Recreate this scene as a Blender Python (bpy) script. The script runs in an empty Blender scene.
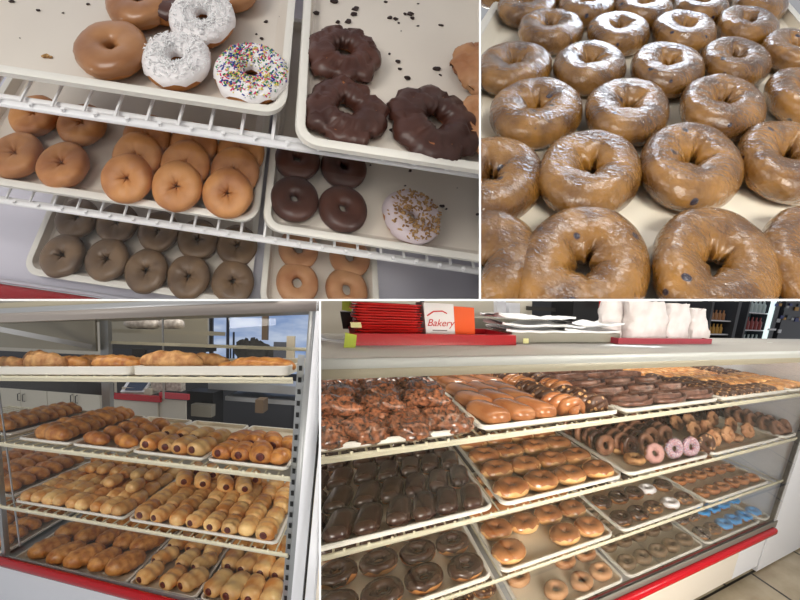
import bpy, math, random
from mathutils import Matrix, Vector, noise
import bmesh
random.seed(7)
S = bpy.context.scene
C = S.collection

# ------------------------------------------------------------------ camera, world, lights
CAMZ = 1.6
cam = bpy.data.objects.new('camera', bpy.data.cameras.new('camera'))
C.objects.link(cam)
cam.location = (0, 0, CAMZ)
cam.rotation_euler = (math.pi/2, 0, 0)
cam.data.sensor_width = 36
cam.data.lens = 36*350/800
cam.data.clip_start = 0.01
S.camera = cam
S.view_settings.view_transform = 'Standard'
S.view_settings.look = 'None'
S.view_settings.gamma = 1
S.view_settings.exposure = 0.0
S.view_settings.use_curve_mapping = False
w = bpy.data.worlds.new('world'); S.world = w; w.use_nodes = True
bg = w.node_tree.nodes['Background']
bg.inputs[0].default_value = (0.95, 0.96, 1.0, 1); bg.inputs[1].default_value = 0.38

def area(name, loc, target, size, power, color=(1, 1, 1), sy=None):
    d = bpy.data.lights.new(name, 'AREA'); d.energy = power; d.color = color
    d.size = size
    if sy: d.shape = 'RECTANGLE'; d.size_y = sy
    o = bpy.data.objects.new(name, d); C.objects.link(o)
    o.location = loc
    o.rotation_euler = (Vector(target)-Vector(loc)).to_track_quat('-Z', 'Y').to_euler()
    return o
area('ceiling_light_counter', (0.9, 1.9, CAMZ+1.3), (0.9, 1.5, 1.0), 1.2, 30, (1.0, 0.93, 0.82), 0.5)
area('ceiling_light_pastry', (-1.1, 1.3, CAMZ+1.4), (-1.0, 1.9, 1.2), 1.0, 20, (1.0, 0.94, 0.84), 0.5)
area('fill_light_upper', (-0.72, -0.45, CAMZ+.50), (-.3, .6, CAMZ+.15), .5, 5.8, (1.0, 0.95, 0.88))  # added fill lamp near the viewer, brightens the three-shelf display
area('fill_light_backroom', (-1.2, 2.7, CAMZ+.7), (-1.3, 3.4, CAMZ-.3), .8, 9, (1.0, 0.95, 0.86))  # added fill, lifts the room behind the pastry case
area('fill_light_coolers', (1.8, 2.6, CAMZ+.8), (2.0, 3.6, CAMZ-.2), .8, 12, (1.0, 0.96, 0.9))  # added fill for the background behind the long counter
fr = area('fill_light_counter', (0.5, -1.1, CAMZ-.25), (0.7, 1.2, 0.8), 1.0, 15, (1.0, 0.95, 0.86)); fr.data.spread = math.radians(70)  # added frontal fill from behind the viewer, aimed at the long counter
area('fill_light_right', (1.8, .12, CAMZ-.22), (0.55, 1.3, 1.15), .35, 9, (1.0, 0.95, 0.88), .5)  # added side fill, out of view to the right
area('fill_light_left', (-1.7, .22, CAMZ-.2), (-0.75, 1.7, 1.25), .35, 9, (1.0, 0.94, 0.86), .5)  # added side fill for the pastry case, out of view to the left
area('window_light_tray', (0.75, 0.95, CAMZ+1.15), (0.35, 0.45, CAMZ+.2), 0.6, 2.8, (0.78, 0.88, 1.0), .08)
area('glint_light_tray', (0.62, 0.02, CAMZ+.75), (0.3, 0.35, CAMZ+.1), .07, 1.3, (1.0, 0.97, 0.92), .03)  # small extra lamp added to put sparkles on the blueberry glaze

# ------------------------------------------------------------------ the four displays: where each stands
PANEL = {
 'A': dict(R=[[0.98917, 0.13019, 0.06779], [0.14665, -0.89596, -0.41921], [0.00616, 0.42461, -0.90535]], t=[-0.26966, -0.18995, 0.5603], M=[[1.0, -0.2451, 0.447], [0.0, 1.1597, -0.2223], [0.0, 0.0, 0.8822]], m=[0.0009, -0.0346, -0.1542]),
 'B': dict(R=[[0.99875, -0.04193, 0.02715], [-0.01897, -0.82121, -0.57031], [0.04621, 0.56909, -0.82098]], t=[0.2462, -0.19219, 0.35468], M=[[1.0, 0.4865, -0.3564], [0.0, 1.1854, -0.0044], [0.0, 0.0, 0.7777]], m=[0.0517, 0.0824, 0.015]),
 'C': dict(R=[[0.97842, 0.20463, 0.02876], [0.00465, 0.11733, -0.99308], [-0.20659, 0.97178, 0.11385]], t=[-1.01424, 0.85036, 1.69716], M=[[1.0, -0.2432, 0.0693], [0.0, 0.7951, -0.1924], [0.0, 0.0, 0.9179]], m=[0.833, 0.3089, -0.2112]),
 'D': dict(R=[[0.91008, -0.41054, 0.05665], [0.05098, -0.02476, -0.99839], [0.41129, 0.9115, -0.00161]], t=[0.48738, 0.57353, 1.11764], M=[[1.0, 0.1842, -0.2712], [0.0, 0.7025, -0.2231], [0.0, 0.0, 0.905]], m=[0.8148, 0.2016, -0.3244]),
}
PW = Matrix(((1, 0, 0), (0, 0, 1), (0, -1, 0)))
for d in PANEL.values():
    R = PW @ Matrix(d['R']); t = PW @ Vector(d['t'])+Vector((0, 0, CAMZ)); M = Matrix(d['M'])
    d['Rw'] = R; d['Mm'] = M; d['A'] = R @ M; d['b'] = t - R @ M @ Vector(d['m']); d['Ai'] = d['A'].inverted()
    d['Rq'] = R.to_quaternion()
def W2(k, p): return PANEL[k]['A'] @ Vector(p)+PANEL[k]['b']
def pt(k, u, v, ax, val):          # a spot seen at (u,v), on the display's plane axis = val
    d = PANEL[k]; r = Vector(((u-400)/350, 1, (300-v)/350)); c = Vector((0, 0, CAMZ))
    a = d['Ai'] @ (c-d['b']); g = d['Ai'] @ r
    return a+g*((val-a[ax])/g[ax])

# ------------------------------------------------------------------ materials
MATS = {}
def mat(name, col, rough=.5, col2=None, scale=8, coat=0, bump=0, bscale=40, metal=0, spots=None, sscale=60, sthr=.3,
        emit=None, rnd=0.0, alpha=1, spec=.5, trans=0, detail=3, wrink=0):
    m = bpy.data.materials.new(name); m.use_nodes = True; nt = m.node_tree; N = nt.nodes; L = nt.links
    b = N['Principled BSDF']
    b.inputs['Roughness'].default_value = rough; b.inputs['Metallic'].default_value = metal
    b.inputs['Coat Weight'].default_value = coat; b.inputs['Coat Roughness'].default_value = .08
    b.inputs['Specular IOR Level'].default_value = spec
    if trans: b.inputs['Transmission Weight'].default_value = trans
    if alpha < 1: b.inputs['Alpha'].default_value = alpha
    tc_ = N.new('ShaderNodeTexCoord'); src = None
    class _T: outputs = {}
    tc = _T
    if rnd:
        oi_ = N.new('ShaderNodeObjectInfo'); vm = N.new('ShaderNodeVectorMath'); vm.operation = 'SCALE'; vm.inputs[0].default_value = (7.3, 3.1, 5.7); L.new(oi_.outputs['Random'], vm.inputs['Scale'])
        va = N.new('ShaderNodeVectorMath'); va.operation = 'ADD'; L.new(tc_.outputs['Object'], va.inputs[0]); L.new(vm.outputs[0], va.inputs[1]); tc.outputs = {'Object': va.outputs[0]}
    else: tc.outputs = {'Object': tc_.outputs['Object']}
    def rgb(c):
        n = N.new('ShaderNodeRGB'); n.outputs[0].default_value = (*c, 1); return n.outputs[0]
    src = rgb(col)
    def mix(f, a, c, mode='MIX'):
        n = N.new('ShaderNodeMix'); n.data_type = 'RGBA'; n.blend_type = mode
        if isinstance(f, (int, float)): n.inputs[0].default_value = f
        else: L.new(f, n.inputs[0])
        L.new(a, n.inputs[6]); L.new(c, n.inputs[7]); return n.outputs[2]
    def nz(s, det=3):
        n = N.new('ShaderNodeTexNoise'); n.inputs['Scale'].default_value = s; n.inputs['Detail'].default_value = det
        L.new(tc.outputs['Object'], n.inputs['Vector']); return n.outputs['Fac']
    def ramp(f, a, c):
        n = N.new('ShaderNodeMapRange'); n.inputs[1].default_value = a; n.inputs[2].default_value = c; L.new(f, n.inputs[0]); return n.outputs[0]
    if col2: src = mix(ramp(nz(scale, detail), .35, .65), src, rgb(col2))
    if spots:
        for i, sc in enumerate(spots if isinstance(spots[0], tuple) else [spots]):
            v = N.new('ShaderNodeTexVoronoi'); v.inputs['Scale'].default_value = sscale*(1+.17*i); L.new(tc.outputs['Object'], v.inputs['Vector'])
            src = mix(ramp(v.outputs['Distance'], sthr+.04, sthr), src, rgb(sc))
    if rnd:
        oi = N.new('ShaderNodeObjectInfo'); mr = N.new('ShaderNodeMapRange'); mr.inputs[3].default_value = 1-rnd; mr.inputs[4].default_value = 1+rnd
        L.new(oi.outputs['Random'], mr.inputs[0])
        hs = N.new('ShaderNodeHueSaturation'); L.new(mr.outputs[0], hs.inputs['Value']); L.new(src, hs.inputs['Color']); src = hs.outputs[0]
    L.new(src, b.inputs['Base Color'])
    if bump:
        bp = N.new('ShaderNodeBump'); bp.inputs['Strength'].default_value = bump; bp.inputs['Distance'].default_value = .002
        L.new(nz(bscale, 4), bp.inputs['Height']); L.new(bp.outputs[0], b.inputs['Normal'])
        if coat and wrink:
            bq = N.new('ShaderNodeBump'); bq.inputs['Strength'].default_value = wrink; bq.inputs['Distance'].default_value = .004
            L.new(nz(bscale*2.6, 4), bq.inputs['Height']); L.new(bq.outputs[0], b.inputs['Coat Normal'])
    if emit:
        b.inputs['Emission Color'].default_value = (*emit[:3], 1); b.inputs['Emission Strength'].default_value = emit[3]
    MATS[name] = m; return m
def sr(r, g, b): return tuple(((x/255+.055)/1.055)**2.4 if x > 10 else x/255/12.92 for x in (r, g, b))

mat('wire_white', (.93, .93, .94), .35)
mat('wire_cream', sr(222, 216, 190), .4)
mat('tray_cream', sr(228, 218, 196), .45, sr(220, 210, 188), 3)
mat('tray_rim', sr(236, 233, 224), .35)
mat('tray_blue', sr(205, 195, 178), .4, sr(198, 190, 176), 4)
mat('tray_a', sr(228, 220, 208), .4, sr(220, 211, 199), 3)
mat('tray_b', sr(238, 231, 214), .4)
mat('counter_gloss', sr(196, 192, 184), .1, metal=.3)
mat('deck_grey', sr(222, 220, 232), .5)
mat('white_panel', sr(238, 240, 246), .35)
mat('beige_panel', sr(232, 224, 212), .4)
mat('partition_white', (.95, .95, .95), .6, spec=.2)
mat('red_rail', sr(178, 12, 26), .25)
mat('red_tray', sr(170, 30, 38), .3)
mat('red_basket', sr(205, 34, 30), .3)
mat('pink_tray', sr(165, 50, 66), .3)
mat('channel_grey', sr(120, 116, 108), .5)
mat('steel', sr(172, 174, 174), .35, metal=.6)
mat('steel_light', sr(180, 182, 184), .4, metal=.5)
mat('dark_metal', sr(60, 58, 56), .4, metal=.5)
mat('black', (.012, .012, .012), .5)
mat('fascia_grey', sr(164, 156, 150), .4)
mat('grey_lip', sr(182, 184, 180), .35)
mat('beige_lip', sr(160, 153, 134), .4)
mat('counter_grey', sr(150, 146, 134), .12)
mat('dough', sr(192, 130, 66), .6, sr(170, 106, 50), 25, bump=.3, rnd=.08)
mat('pale_dough', sr(232, 188, 128), .5, sr(214, 160, 96), 25, rnd=.08)
mat('cake_dough', sr(176, 112, 66), .6, sr(140, 84, 44), 30, bump=.6, bscale=90, rnd=.1)
mat('plain_crust', sr(206, 144, 84), .5, sr(170, 108, 60), 22, bump=.4, bscale=60, rnd=.1)
mat('brown_crust', sr(124, 98, 70), .5, sr(96, 74, 54), 26, bump=.4, bscale=60, rnd=.08, coat=.15)
mat('tan_crust', sr(200, 150, 106), .5, sr(172, 116, 76), 22, bump=.3, bscale=60, rnd=.08)
mat('swirl_choc', sr(134, 92, 74), .3, sr(84, 52, 40), 60, coat=.2, bump=.4, bscale=60, rnd=.1)
mat('gold_strip', sr(244, 190, 124), .25, sr(206, 136, 74), 40, coat=.4, bump=.5, bscale=60, rnd=.15)
mat('ring_brown', sr(150, 104, 76), .5, sr(110, 72, 50), 30, bump=.4, bscale=60, rnd=.15, coat=.2)
mat('choc', sr(68, 42, 29), .22, sr(54, 30, 24), 20, coat=.3, bump=.2, bscale=60, rnd=.1)
mat('choc_matte', sr(84, 48, 36), .38, sr(66, 36, 28), 20, bump=.3, bscale=60, rnd=.1)
mat('maple', sr(186, 134, 88), .35, sr(152, 100, 58), 15, coat=.25, bump=.15, rnd=.05)
mat('glaze_brown', sr(190, 126, 76), .18, sr(160, 96, 52), 20, coat=.7, bump=.3, bscale=60, rnd=.12)
mat('blue_glazed', sr(152, 106, 42), .26, sr(92, 58, 20), 34, coat=.9, bump=.9, bscale=110, rnd=.07, wrink=1.0, detail=6,
    spots=(sr(38, 30, 44),), sscale=40, sthr=.11)
mat('pecan', sr(156, 96, 64), .22, sr(52, 27, 16), 120, coat=.7, bump=1, bscale=90, rnd=.15, detail=6)
mat('white_icing', sr(244, 240, 240), .4, bump=.5, bscale=120)
mat('coconut', sr(252, 252, 252), .6)
mat('pink_icing', sr(184, 138, 130), .35, rnd=.05)
mat('blue_icing', sr(70, 165, 235), .3, rnd=.08)
mat('nut_icing', sr(215, 200, 205), .5, bump=.5)
mat('nut', sr(198, 156, 96), .6, sr(140, 96, 50), 90)
mat('sprinkle_icing', sr(176, 140, 142), .5, spots=((.05, .08, .3), (.5, .05, .08), (.8, .8, .8)), sscale=220, sthr=.35)
mat('speck_choc', sr(70, 50, 40), .5, spots=(sr(190, 180, 170),), sscale=200, sthr=.32)
mat('nut_choc', sr(92, 58, 38), .35, sr(74, 44, 30), 40, spots=(sr(206, 160, 110),), sscale=75, sthr=.3)
mat('roll', sr(240, 202, 136), .36, sr(200, 130, 58), 13, bump=.25, bscale=60, rnd=.16, coat=.15)
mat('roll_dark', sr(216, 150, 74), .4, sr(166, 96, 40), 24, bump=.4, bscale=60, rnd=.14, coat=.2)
mat('croissant', sr(218, 156, 82), .42, sr(172, 102, 42), 30, bump=.5, bscale=70, rnd=.12, coat=.15)
mat('bread', sr(214, 166, 108), .6, sr(164, 108, 60), 30, bump=.7, bscale=80, rnd=.1)
mat('sausage', sr(92, 34, 22), .35)
mat('spr_a', sr(225, 60, 120), .4); mat('spr_b', sr(40, 60, 160), .4); mat('spr_c', sr(240, 220, 120), .4); mat('spr_d', sr(40, 140, 80), .4); mat('spr_e', sr(240, 240, 240), .4)
mat('crumb_dark', sr(46, 26, 20), .6)
mat('paper', sr(232, 232, 232), .7, bump=.5, bscale=14)
mat('bag', sr(226, 220, 218), .7, sr(204, 194, 190), 14, bump=1.0, bscale=26)
mat('box_white', sr(232, 230, 228), .6)
mat('box_orange', sr(228, 92, 36), .5)
mat('text_red', sr(200, 40, 36), .5)
mat('text_grey', sr(90, 80, 80), .5)
mat('note_green', sr(176, 190, 70), .7)
mat('note_yellow', sr(224, 220, 160), .7)
mat('wall_cream', sr(206, 200, 186), .7, sr(196, 190, 176), 2)
mat('wall_grey', sr(70, 72, 78), .7)
mat('cabinet', sr(214, 208, 192), .5)
mat('screen', sr(52, 66, 90), .15)
mat('window_sky', (0, 0, 0), 1, emit=(.30, .42, .70, .95))
def sky():
    nt = MATS['window_sky'].node_tree; N = nt.nodes; L = nt.links; b = N['Principled BSDF']; tc = N.new('ShaderNodeTexCoord'); mp = N.new('ShaderNodeMapping'); mp.inputs['Scale'].default_value = (1, 1, 3.5)
    n = N.new('ShaderNodeTexNoise'); n.inputs['Scale'].default_value = 1.6; n.inputs['Detail'].default_value = 5; cr = N.new('ShaderNodeValToRGB')
    cr.color_ramp.elements[0].position = .35; cr.color_ramp.elements[1].position = .7; cr.color_ramp.elements[0].color = (.16, .26, .50, 1); cr.color_ramp.elements[1].color = (.55, .62, .74, 1)
    L.new(tc.outputs['Object'], mp.inputs[0]); L.new(mp.outputs[0], n.inputs['Vector']); L.new(n.outputs['Fac'], cr.inputs[0]); L.new(cr.outputs[0], b.inputs['Emission Color'])
sky()
mat('tree_dark', sr(74, 72, 66), .9, sr(54, 52, 48), 8, bump=1, bscale=12)
mat('pole_dark', sr(40, 44, 56), .8)
mat('building', sr(96, 98, 106), .9)
mat('brick_tan', sr(120, 100, 80), .8)
mat('plastic_bag', sr(214, 206, 196), .25, sr(170, 158, 148), 30, bump=1, bscale=50)
mat('cooler_dark', sr(64, 66, 72), .4)
mat('cooler_light', (.8, .9, .9), .5, emit=(.80, .97, .95, .9))
mat('cooler_in', sr(90, 98, 104), .5)
mat('bottle_amber', sr(170, 120, 80), .3); mat('bottle_clear', sr(190, 205, 205), .2); mat('bottle_red', sr(150, 70, 70), .3)
mat('bottle_label', sr(70, 80, 120), .4); mat('snack_yellow', sr(196, 150, 70), .5); mat('snack_blue', sr(60, 70, 130), .5)
mat('apple_panel', sr(190, 60, 70), .4)
def tile_mat():
    m = bpy.data.materials.new('floor_tile'); m.use_nodes = True; nt = m.node_tree; N = nt.nodes; L = nt.links; b = N['Principled BSDF']
    at = N.new('ShaderNodeAttribute'); at.attribute_name = 'uvw'
    br = N.new('ShaderNodeTexBrick'); br.offset = 0.5; br.inputs['Scale'].default_value = 1
    br.inputs['Brick Width'].default_value = .46; br.inputs['Row Height'].default_value = .46
    br.inputs['Mortar Size'].default_value = .007; br.inputs['Mortar Smooth'].default_value = .1
    br.inputs['Color1'].default_value = (*sr(196, 184, 158), 1); br.inputs['Color2'].default_value = (*sr(186, 172, 146), 1)
    br.inputs['Mortar'].default_value = (*sr(40, 34, 28), 1)
    L.new(at.outputs['Vector'], br.inputs['Vector'])
    n = N.new('ShaderNodeTexNoise'); n.inputs['Scale'].default_value = 6; n.inputs['Detail'].default_value = 6; L.new(at.outputs['Vector'], n.inputs['Vector'])
    mx = N.new('ShaderNodeMix'); mx.data_type = 'RGBA'; mx.blend_type = 'MULTIPLY'; mx.inputs[0].default_value = .55
    cr = N.new('ShaderNodeValToRGB'); cr.color_ramp.elements[0].color = (*sr(180, 160, 130), 1); cr.color_ramp.elements[1].color = (1, 1, 1, 1)
    cr.color_ramp.elements[0].position = .35; cr.color_ramp.elements[1].position = .65
    L.new(n.outputs['Fac'], cr.inputs[0]); L.new(br.outputs['Color'], mx.inputs[6]); L.new(cr.outputs[0], mx.inputs[7]); L.new(mx.outputs[2], b.inputs['Base Color'])
    b.inputs['Roughness'].default_value = .35; MATS['floor_tile'] = m
tile_mat()
def glass_mat(name, refl, tint=(1, 1, 1)):
    m = bpy.data.materials.new(name); m.use_nodes = True; nt = m.node_tree; N = nt.nodes; L = nt.links
    for n in list(N): N.remove(n)
    o = N.new('ShaderNodeOutputMaterial'); t = N.new('ShaderNodeBsdfTransparent'); t.inputs[0].default_value = (*tint, 1)
    g = N.new('ShaderNodeBsdfGlossy'); g.inputs['Roughness'].default_value = .02
    f = N.new('ShaderNodeFresnel'); f.inputs[0].default_value = 1.45
    a = N.new('ShaderNodeMath'); a.operation = 'MULTIPLY'; a.inputs[1].default_value = refl; L.new(f.outputs[0], a.inputs[0])
    ge = N.new('ShaderNodeNewGeometry'); bf = N.new('ShaderNodeMath'); bf.operation = 'SUBTRACT'; bf.inputs[0].default_value = 1; L.new(ge.outputs['Backfacing'], bf.inputs[1])
    a2 = N.new('ShaderNodeMath'); a2.operation = 'MULTIPLY'; L.new(a.outputs[0], a2.inputs[0]); L.new(bf.outputs[0], a2.inputs[1]); a = a2
    x = N.new('ShaderNodeMixShader'); L.new(a.outputs[0], x.inputs[0]); L.new(t.outputs[0], x.inputs[1]); L.new(g.outputs[0], x.inputs[2]); L.new(x.outputs[0], o.inputs[0])
    MATS[name] = m
glass_mat('glass', 1.5)
glass_mat('glass_light', .6)
def mirror_mat():
    m = bpy.data.materials.new('mirror'); m.use_nodes = True; b = m.node_tree.nodes['Principled BSDF']
    b.inputs['Base Color'].default_value = (.7, .66, .6, 1); b.inputs['Metallic'].default_value = 1; b.inputs['Roughness'].default_value = .06; MATS['mirror'] = m

# ------------------------------------------------------------------ shape helpers: a shape is (verts, faces, [material index per face])
class MB:
    def __init__(s): s.v = []; s.f = []; s.m = []
    def add(s, v, f, mi=0):
        n = len(s.v); s.v += [Vector(p) for p in v]; s.f += [tuple(i+n for i in q) for q in f]; s.m += [mi]*len(f); return s
    def box(s, a, b, mi=0):
        x0, y0, z0 = a; x1, y1, z1 = b
        v = [(x, y, z) for z in (z0, z1) for y in (y0, y1) for x in (x0, x1)]
        return s.add(v, [(0, 2, 3, 1), (4, 5, 7, 6), (0, 1, 5, 4), (2, 6, 7, 3), (0, 4, 6, 2), (1, 3, 7, 5)], mi)
    def beam(s, p, q, wd, ht, up=(0, 0, 1), mi=0):      # rectangular bar from p to q
        p = Vector(p); q = Vector(q); d = (q-p).normalized(); u = Vector(up); sd = d.cross(u).normalized(); u = sd.cross(d).normalized()
        v = [c+sd*(a*wd/2)+u*(b*ht/2) for c in (p, q) for a, b in ((-1, -1), (1, -1), (1, 1), (-1, 1))]
        return s.add(v, [(0, 1, 2, 3), (7, 6, 5, 4), (0, 4, 5, 1), (1, 5, 6, 2), (2, 6, 7, 3), (3, 7, 4, 0)], mi)
    def tube(s, pts, r, n=8, closed=False, mi=0):
        pts = [Vector(p) for p in pts]; rings = []; m = len(pts)
        for i, p in enumerate(pts):
            a = pts[(i-1) % m] if (closed or i) else p; b = pts[(i+1) % m] if (closed or i < m-1) else p
            d = (b-a).normalized(); u = Vector((0, 0, 1)) if abs(d.z) < .9 else Vector((1, 0, 0)); e = d.cross(u).normalized(); g = e.cross(d)
            rr = r[i] if isinstance(r, (list, tuple)) else r
            rings.append([p+e*(rr*math.cos(2*math.pi*j/n))+g*(rr*math.sin(2*math.pi*j/n)) for j in range(n)])
        v = [q for rg in rings for q in rg]; f = []
        for i in range(m if closed else m-1):
            for j in range(n):
                a = i*n+j; b = i*n+(j+1) % n; c = ((i+1) % m)*n+(j+1) % n; d = ((i+1) % m)*n+j; f.append((a, d, c, b))
        if not closed: f.append(tuple(range(n))); f.append(tuple(reversed(range((m-1)*n, m*n))))
        return s.add(v, f, mi)
    def bar(s, p, q, r, n=8, mi=0): return s.tube([p, q], r, n, mi=mi)
    def prism(s, outline, z0, z1, mi=0):    # outline in x,y
        n = len(outline); v = [(x, y, z0) for x, y in outline]+[(x, y, z1) for x, y in outline]
        f = [tuple(reversed(range(n))), tuple(range(n, 2*n))]+[(i, (i+1) % n, n+(i+1) % n, n+i) for i in range(n)]
        return s.add(v, f, mi)
    def mesh(s, name, L, mats, smooth=True, auto=True):
        me = bpy.data.meshes.new(name); me.from_pydata([L @ p for p in s.v], [], s.f)
        for m_ in mats: me.materials.append(MATS[m_])
        for p, mi in zip(me.polygons, s.m): p.material_index = mi; p.use_smooth = smooth
        if smooth and auto: me.set_sharp_from_angle(angle=math.radians(42))
        me.update(); return me

def tag(o, label=None, cat=None, group=None, kind=None):
    if label: o['label'] = label
    if cat: o['category'] = cat
    if group: o['group'] = group
    if kind: o['kind'] = kind
    return o
def put(o, k, base, z=None):
    d = PANEL[k]; o.rotation_mode = 'QUATERNION'; o.rotation_quaternion = d['Rq']; o.location = W2(k, base); o['_p'] = k
def thing(k, name, base, label=None, cat=None, group=None, kind=None):
    o = bpy.data.objects.new(name, None); o.empty_display_size = .02; C.objects.link(o); put(o, k, base); o['_b'] = list(base)
    return tag(o, label, cat, group, kind)
def part(root, name, mb, mats, smooth=True, label=None, parent=None, base=None):      # mb is in display coordinates (or relative when base given)
    k = root['_p']; b = Vector(root['_b']) if base is None else Vector(base)
    T = PANEL[k]['Mm'].to_4x4() @ Matrix.Translation(-b)
    me = mb.mesh(name, T, mats if isinstance(mats, (list, tuple)) else [mats], smooth)
    o = bpy.data.objects.new(name, me); C.objects.link(o); o.parent = parent or root
    if label: o['label'] = label
    return o
def solo(k, name, mb, mats, base, label=None, cat=None, group=None, kind=None, smooth=True):
    T = PANEL[k]['Mm'].to_4x4() @ Matrix.Translation(-Vector(base))
    me = mb.mesh(name, T, mats if isinstance(mats, (list, tuple)) else [mats], smooth)
    o = bpy.data.objects.new(name, me); C.objects.link(o); put(o, k, base)
    return tag(o, label, cat, group, kind)

# ------------------------------------------------------------------ baked goods
def sp(x, e): return math.copysign(abs(x)**e, x)
def N3(x, y, z): return noise.noise(Vector((x, y, z)))
def ring_shape(R, H, hole, seed=0, lump=.04, n=30, m=14, e=.85, off=0, lo=None, wav=0, petals=0, dimple=0, star=0):
    """donut body; lo: only the part of the cross-section above that angle (icing), pushed out by off"""
    v = []; f = []; rc = (R+hole)/2; a = (R-hole)/2+off; b = H/2+off
    for i in range(n):
        t = 2*math.pi*i/n; c, s = math.cos(t), math.sin(t)
        k = 1+lump*N3(c*1.3+seed*7.1, s*1.3, seed*3.3)*2
        pet = 0
        if petals:
            tt = t+.25*N3(c*2+seed, s*2, 4); pet = abs(math.sin(petals*tt/2+seed))**.4*(.75+.5*N3(c*2.5-seed, s*2.5, 8)+.25)
        for j in range(m+(1 if lo is not None else 0)):
            if lo is None: ph = 2*math.pi*j/m
            else:
                w1 = lo+wav*N3(c*3+seed, s*3, 1.7); ph = w1+(math.pi-lo*.4-w1)*j/m
            cc = sp(math.cos(ph), e); ss = sp(math.sin(ph), e)
            r = rc*k+a*cc*(1+lump*1.5*N3(c*3+seed, s*3, ph))
            if petals and cc > 0: r += R*.25*cc*(pet-.62)+R*.05*cc*N3(c*9+seed, s*9, ph*2)
            hole_k = 1+.35*N3(c*2.2-seed, s*2.2, 5.5)+star*(abs(math.sin(2.5*t+seed))**.5-.6) if cc < 0 else 1
            if cc < 0 and dimple: r = max(r-a*.25*hole_k*abs(cc)*dimple, .0012)
            z = H/2+b*ss*(1+.10*N3(c*2+seed*2, s*2, 9)*(ss > 0))
            if petals: z -= H*.26*math.exp(-((r-rc-a*.25)/(a*.16))**2)*(ss > 0)+H*.25*max(cc, 0)*(ss > 0); z += H*.10*N3(c*8+seed, s*8, ph*2)*(ss > 0)
            v.append((r*c, r*s, max(z, -.0)))
    mm = m if lo is None else m+1
    for i in range(n):
        for j in range(m):
            if lo is None: j2 = (j+1) % m
            else: j2 = j+1
            f.append((i*mm+j, ((i+1) % n)*mm+j, ((i+1) % n)*mm+j2, i*mm+j2))
    return MB().add(v, f)
def blob(L, Wd, H, n=16, m=14, ex=2.6, ez=1.0, fn=None, lo=None, off=0, flat=.35):
    """elongated body along y, flattened at the bottom"""
    v = []; f = []; mm = m if lo is None else m+1
    for i in range(n+1):
        s = -1+2*i/n; s = math.sin(s*math.pi/2)
        r = max((1-abs(s)**ex), 0)**(1/2.2)
        r = max(r, .02)
        for j in range(mm):
            th = 2*math.pi*j/m if lo is None else lo+(math.pi-2*lo)*j/m
            k = fn(s, th) if fn else 1
            x = (Wd/2*k+off)*r*sp(math.cos(th), ez); z = (H/2*k+off)*r*sp(math.sin(th), ez)
            z = z if z > 0 else z*flat*2
            v.append((x, s*(L/2+off)*(1 if abs(s) < .95 else 1), H/2*.8+z))
    for i in range(n):
        for j in range(m):
            j2 = (j+1) % m if lo is None else j+1
            f.append((i*mm+j, i*mm+j2, (i+1)*mm+j2, (i+1)*mm+j))
    if lo is None: f.append(tuple(reversed(range(mm)))); f.append(tuple(range(n*mm, (n+1)*mm)))
    return MB().add(v, [tuple(reversed(q)) for q in f])
def swirl_shape(R, H, seed):
    v = []; f = []; n, m = 44, 34
    for i in range(n):
        t = 2*math.pi*i/n
        for j in range(m+1):
            r = R*(1-j/m)*(1+.05*N3(math.cos(t)+seed, math.sin(t), 3))
            g = .5+.5*math.cos(2*math.pi*(3*(1-j/m))+t)
            z = H*(.4+.6*g) if j > 0 else H*.5
            v.append((r*math.cos(t), r*math.sin(t), z))
        v.append((R*.96*math.cos(t), R*.96*math.sin(t), 0))
    mm = m+2
    for i in range(n):
        i2 = (i+1) % n
        for j in range(m): f.append((i*mm+j, i2*mm+j, i2*mm+j+1, i*mm+j+1))
        f.append((i*mm+m+1, i2*mm+m+1, i2*mm, i*mm))
    return MB().add(v, f)
def bits(n, seed, R, r0, r1, L, th, zf, nm=1, flat=False, zj=.001):     # scattered little grains on a donut's top
    rnd = random.Random(seed); mb = MB()
    for q in range(n):
        t = rnd.uniform(0, 6.283); r = rnd.uniform(r0, r1); x, y = r*math.cos(t), r*math.sin(t); z = zf(r)+rnd.uniform(0, zj)
        a = rnd.uniform(0, 6.283); e = rnd.uniform(-.5, .5); d = Vector((math.cos(a)*math.cos(e), math.sin(a)*math.cos(e), math.sin(e)))*(L*rnd.uniform(.6, 1.1)/2)
        c = Vector((x, y, z)); mb.tube([c-d, c+d], th, 4, mi=rnd.randrange(nm))
    return mb
def topz(R, H, hole):
    rc = (R+hole)/2; a = (R-hole)/2
    def z(r):
        u = min(abs((r-rc)/a), 1); return H/2+H/2*(1-u**(2/.85))**(.85/2)
    return z
# each kind -> list of (part name, shape, materials, part label)
def K_ring(mt, R=.045, H=.034, hole=.011, dimple=0, lump=.04, n=30, m=14, star=0):
    if star: n, m = 60, 24
    return lambda sd: [('dough', ring_shape(R, H, hole, sd, lump, n, m, dimple=dimple, star=star), [mt], None)]
def K_iced(mt, R=.045, H=.032, hole=.010, dough='dough', lo=.15, wav=.9, name='icing', n=26, m=12):
    return lambda sd: [('dough', ring_shape(R, H, hole, sd, .03, n, m), [dough], None), (name, ring_shape(R, H, hole, sd, .03, n, 10, off=.0012, lo=lo, wav=wav), [mt], None)]
def K_bun(mt, R=.047, H=.036):
    def f(sd):
        d = ring_shape(R, H, .0015, sd, .04, 26, 12, e=.9); i = ring_shape(R, H, .0015, sd, .04, 26, 9, e=.9, off=.0012, lo=.38, wav=.9)
        return [('dough', d, ['pale_dough'], None), ('glaze', i, [mt], None)]
    return f
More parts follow.
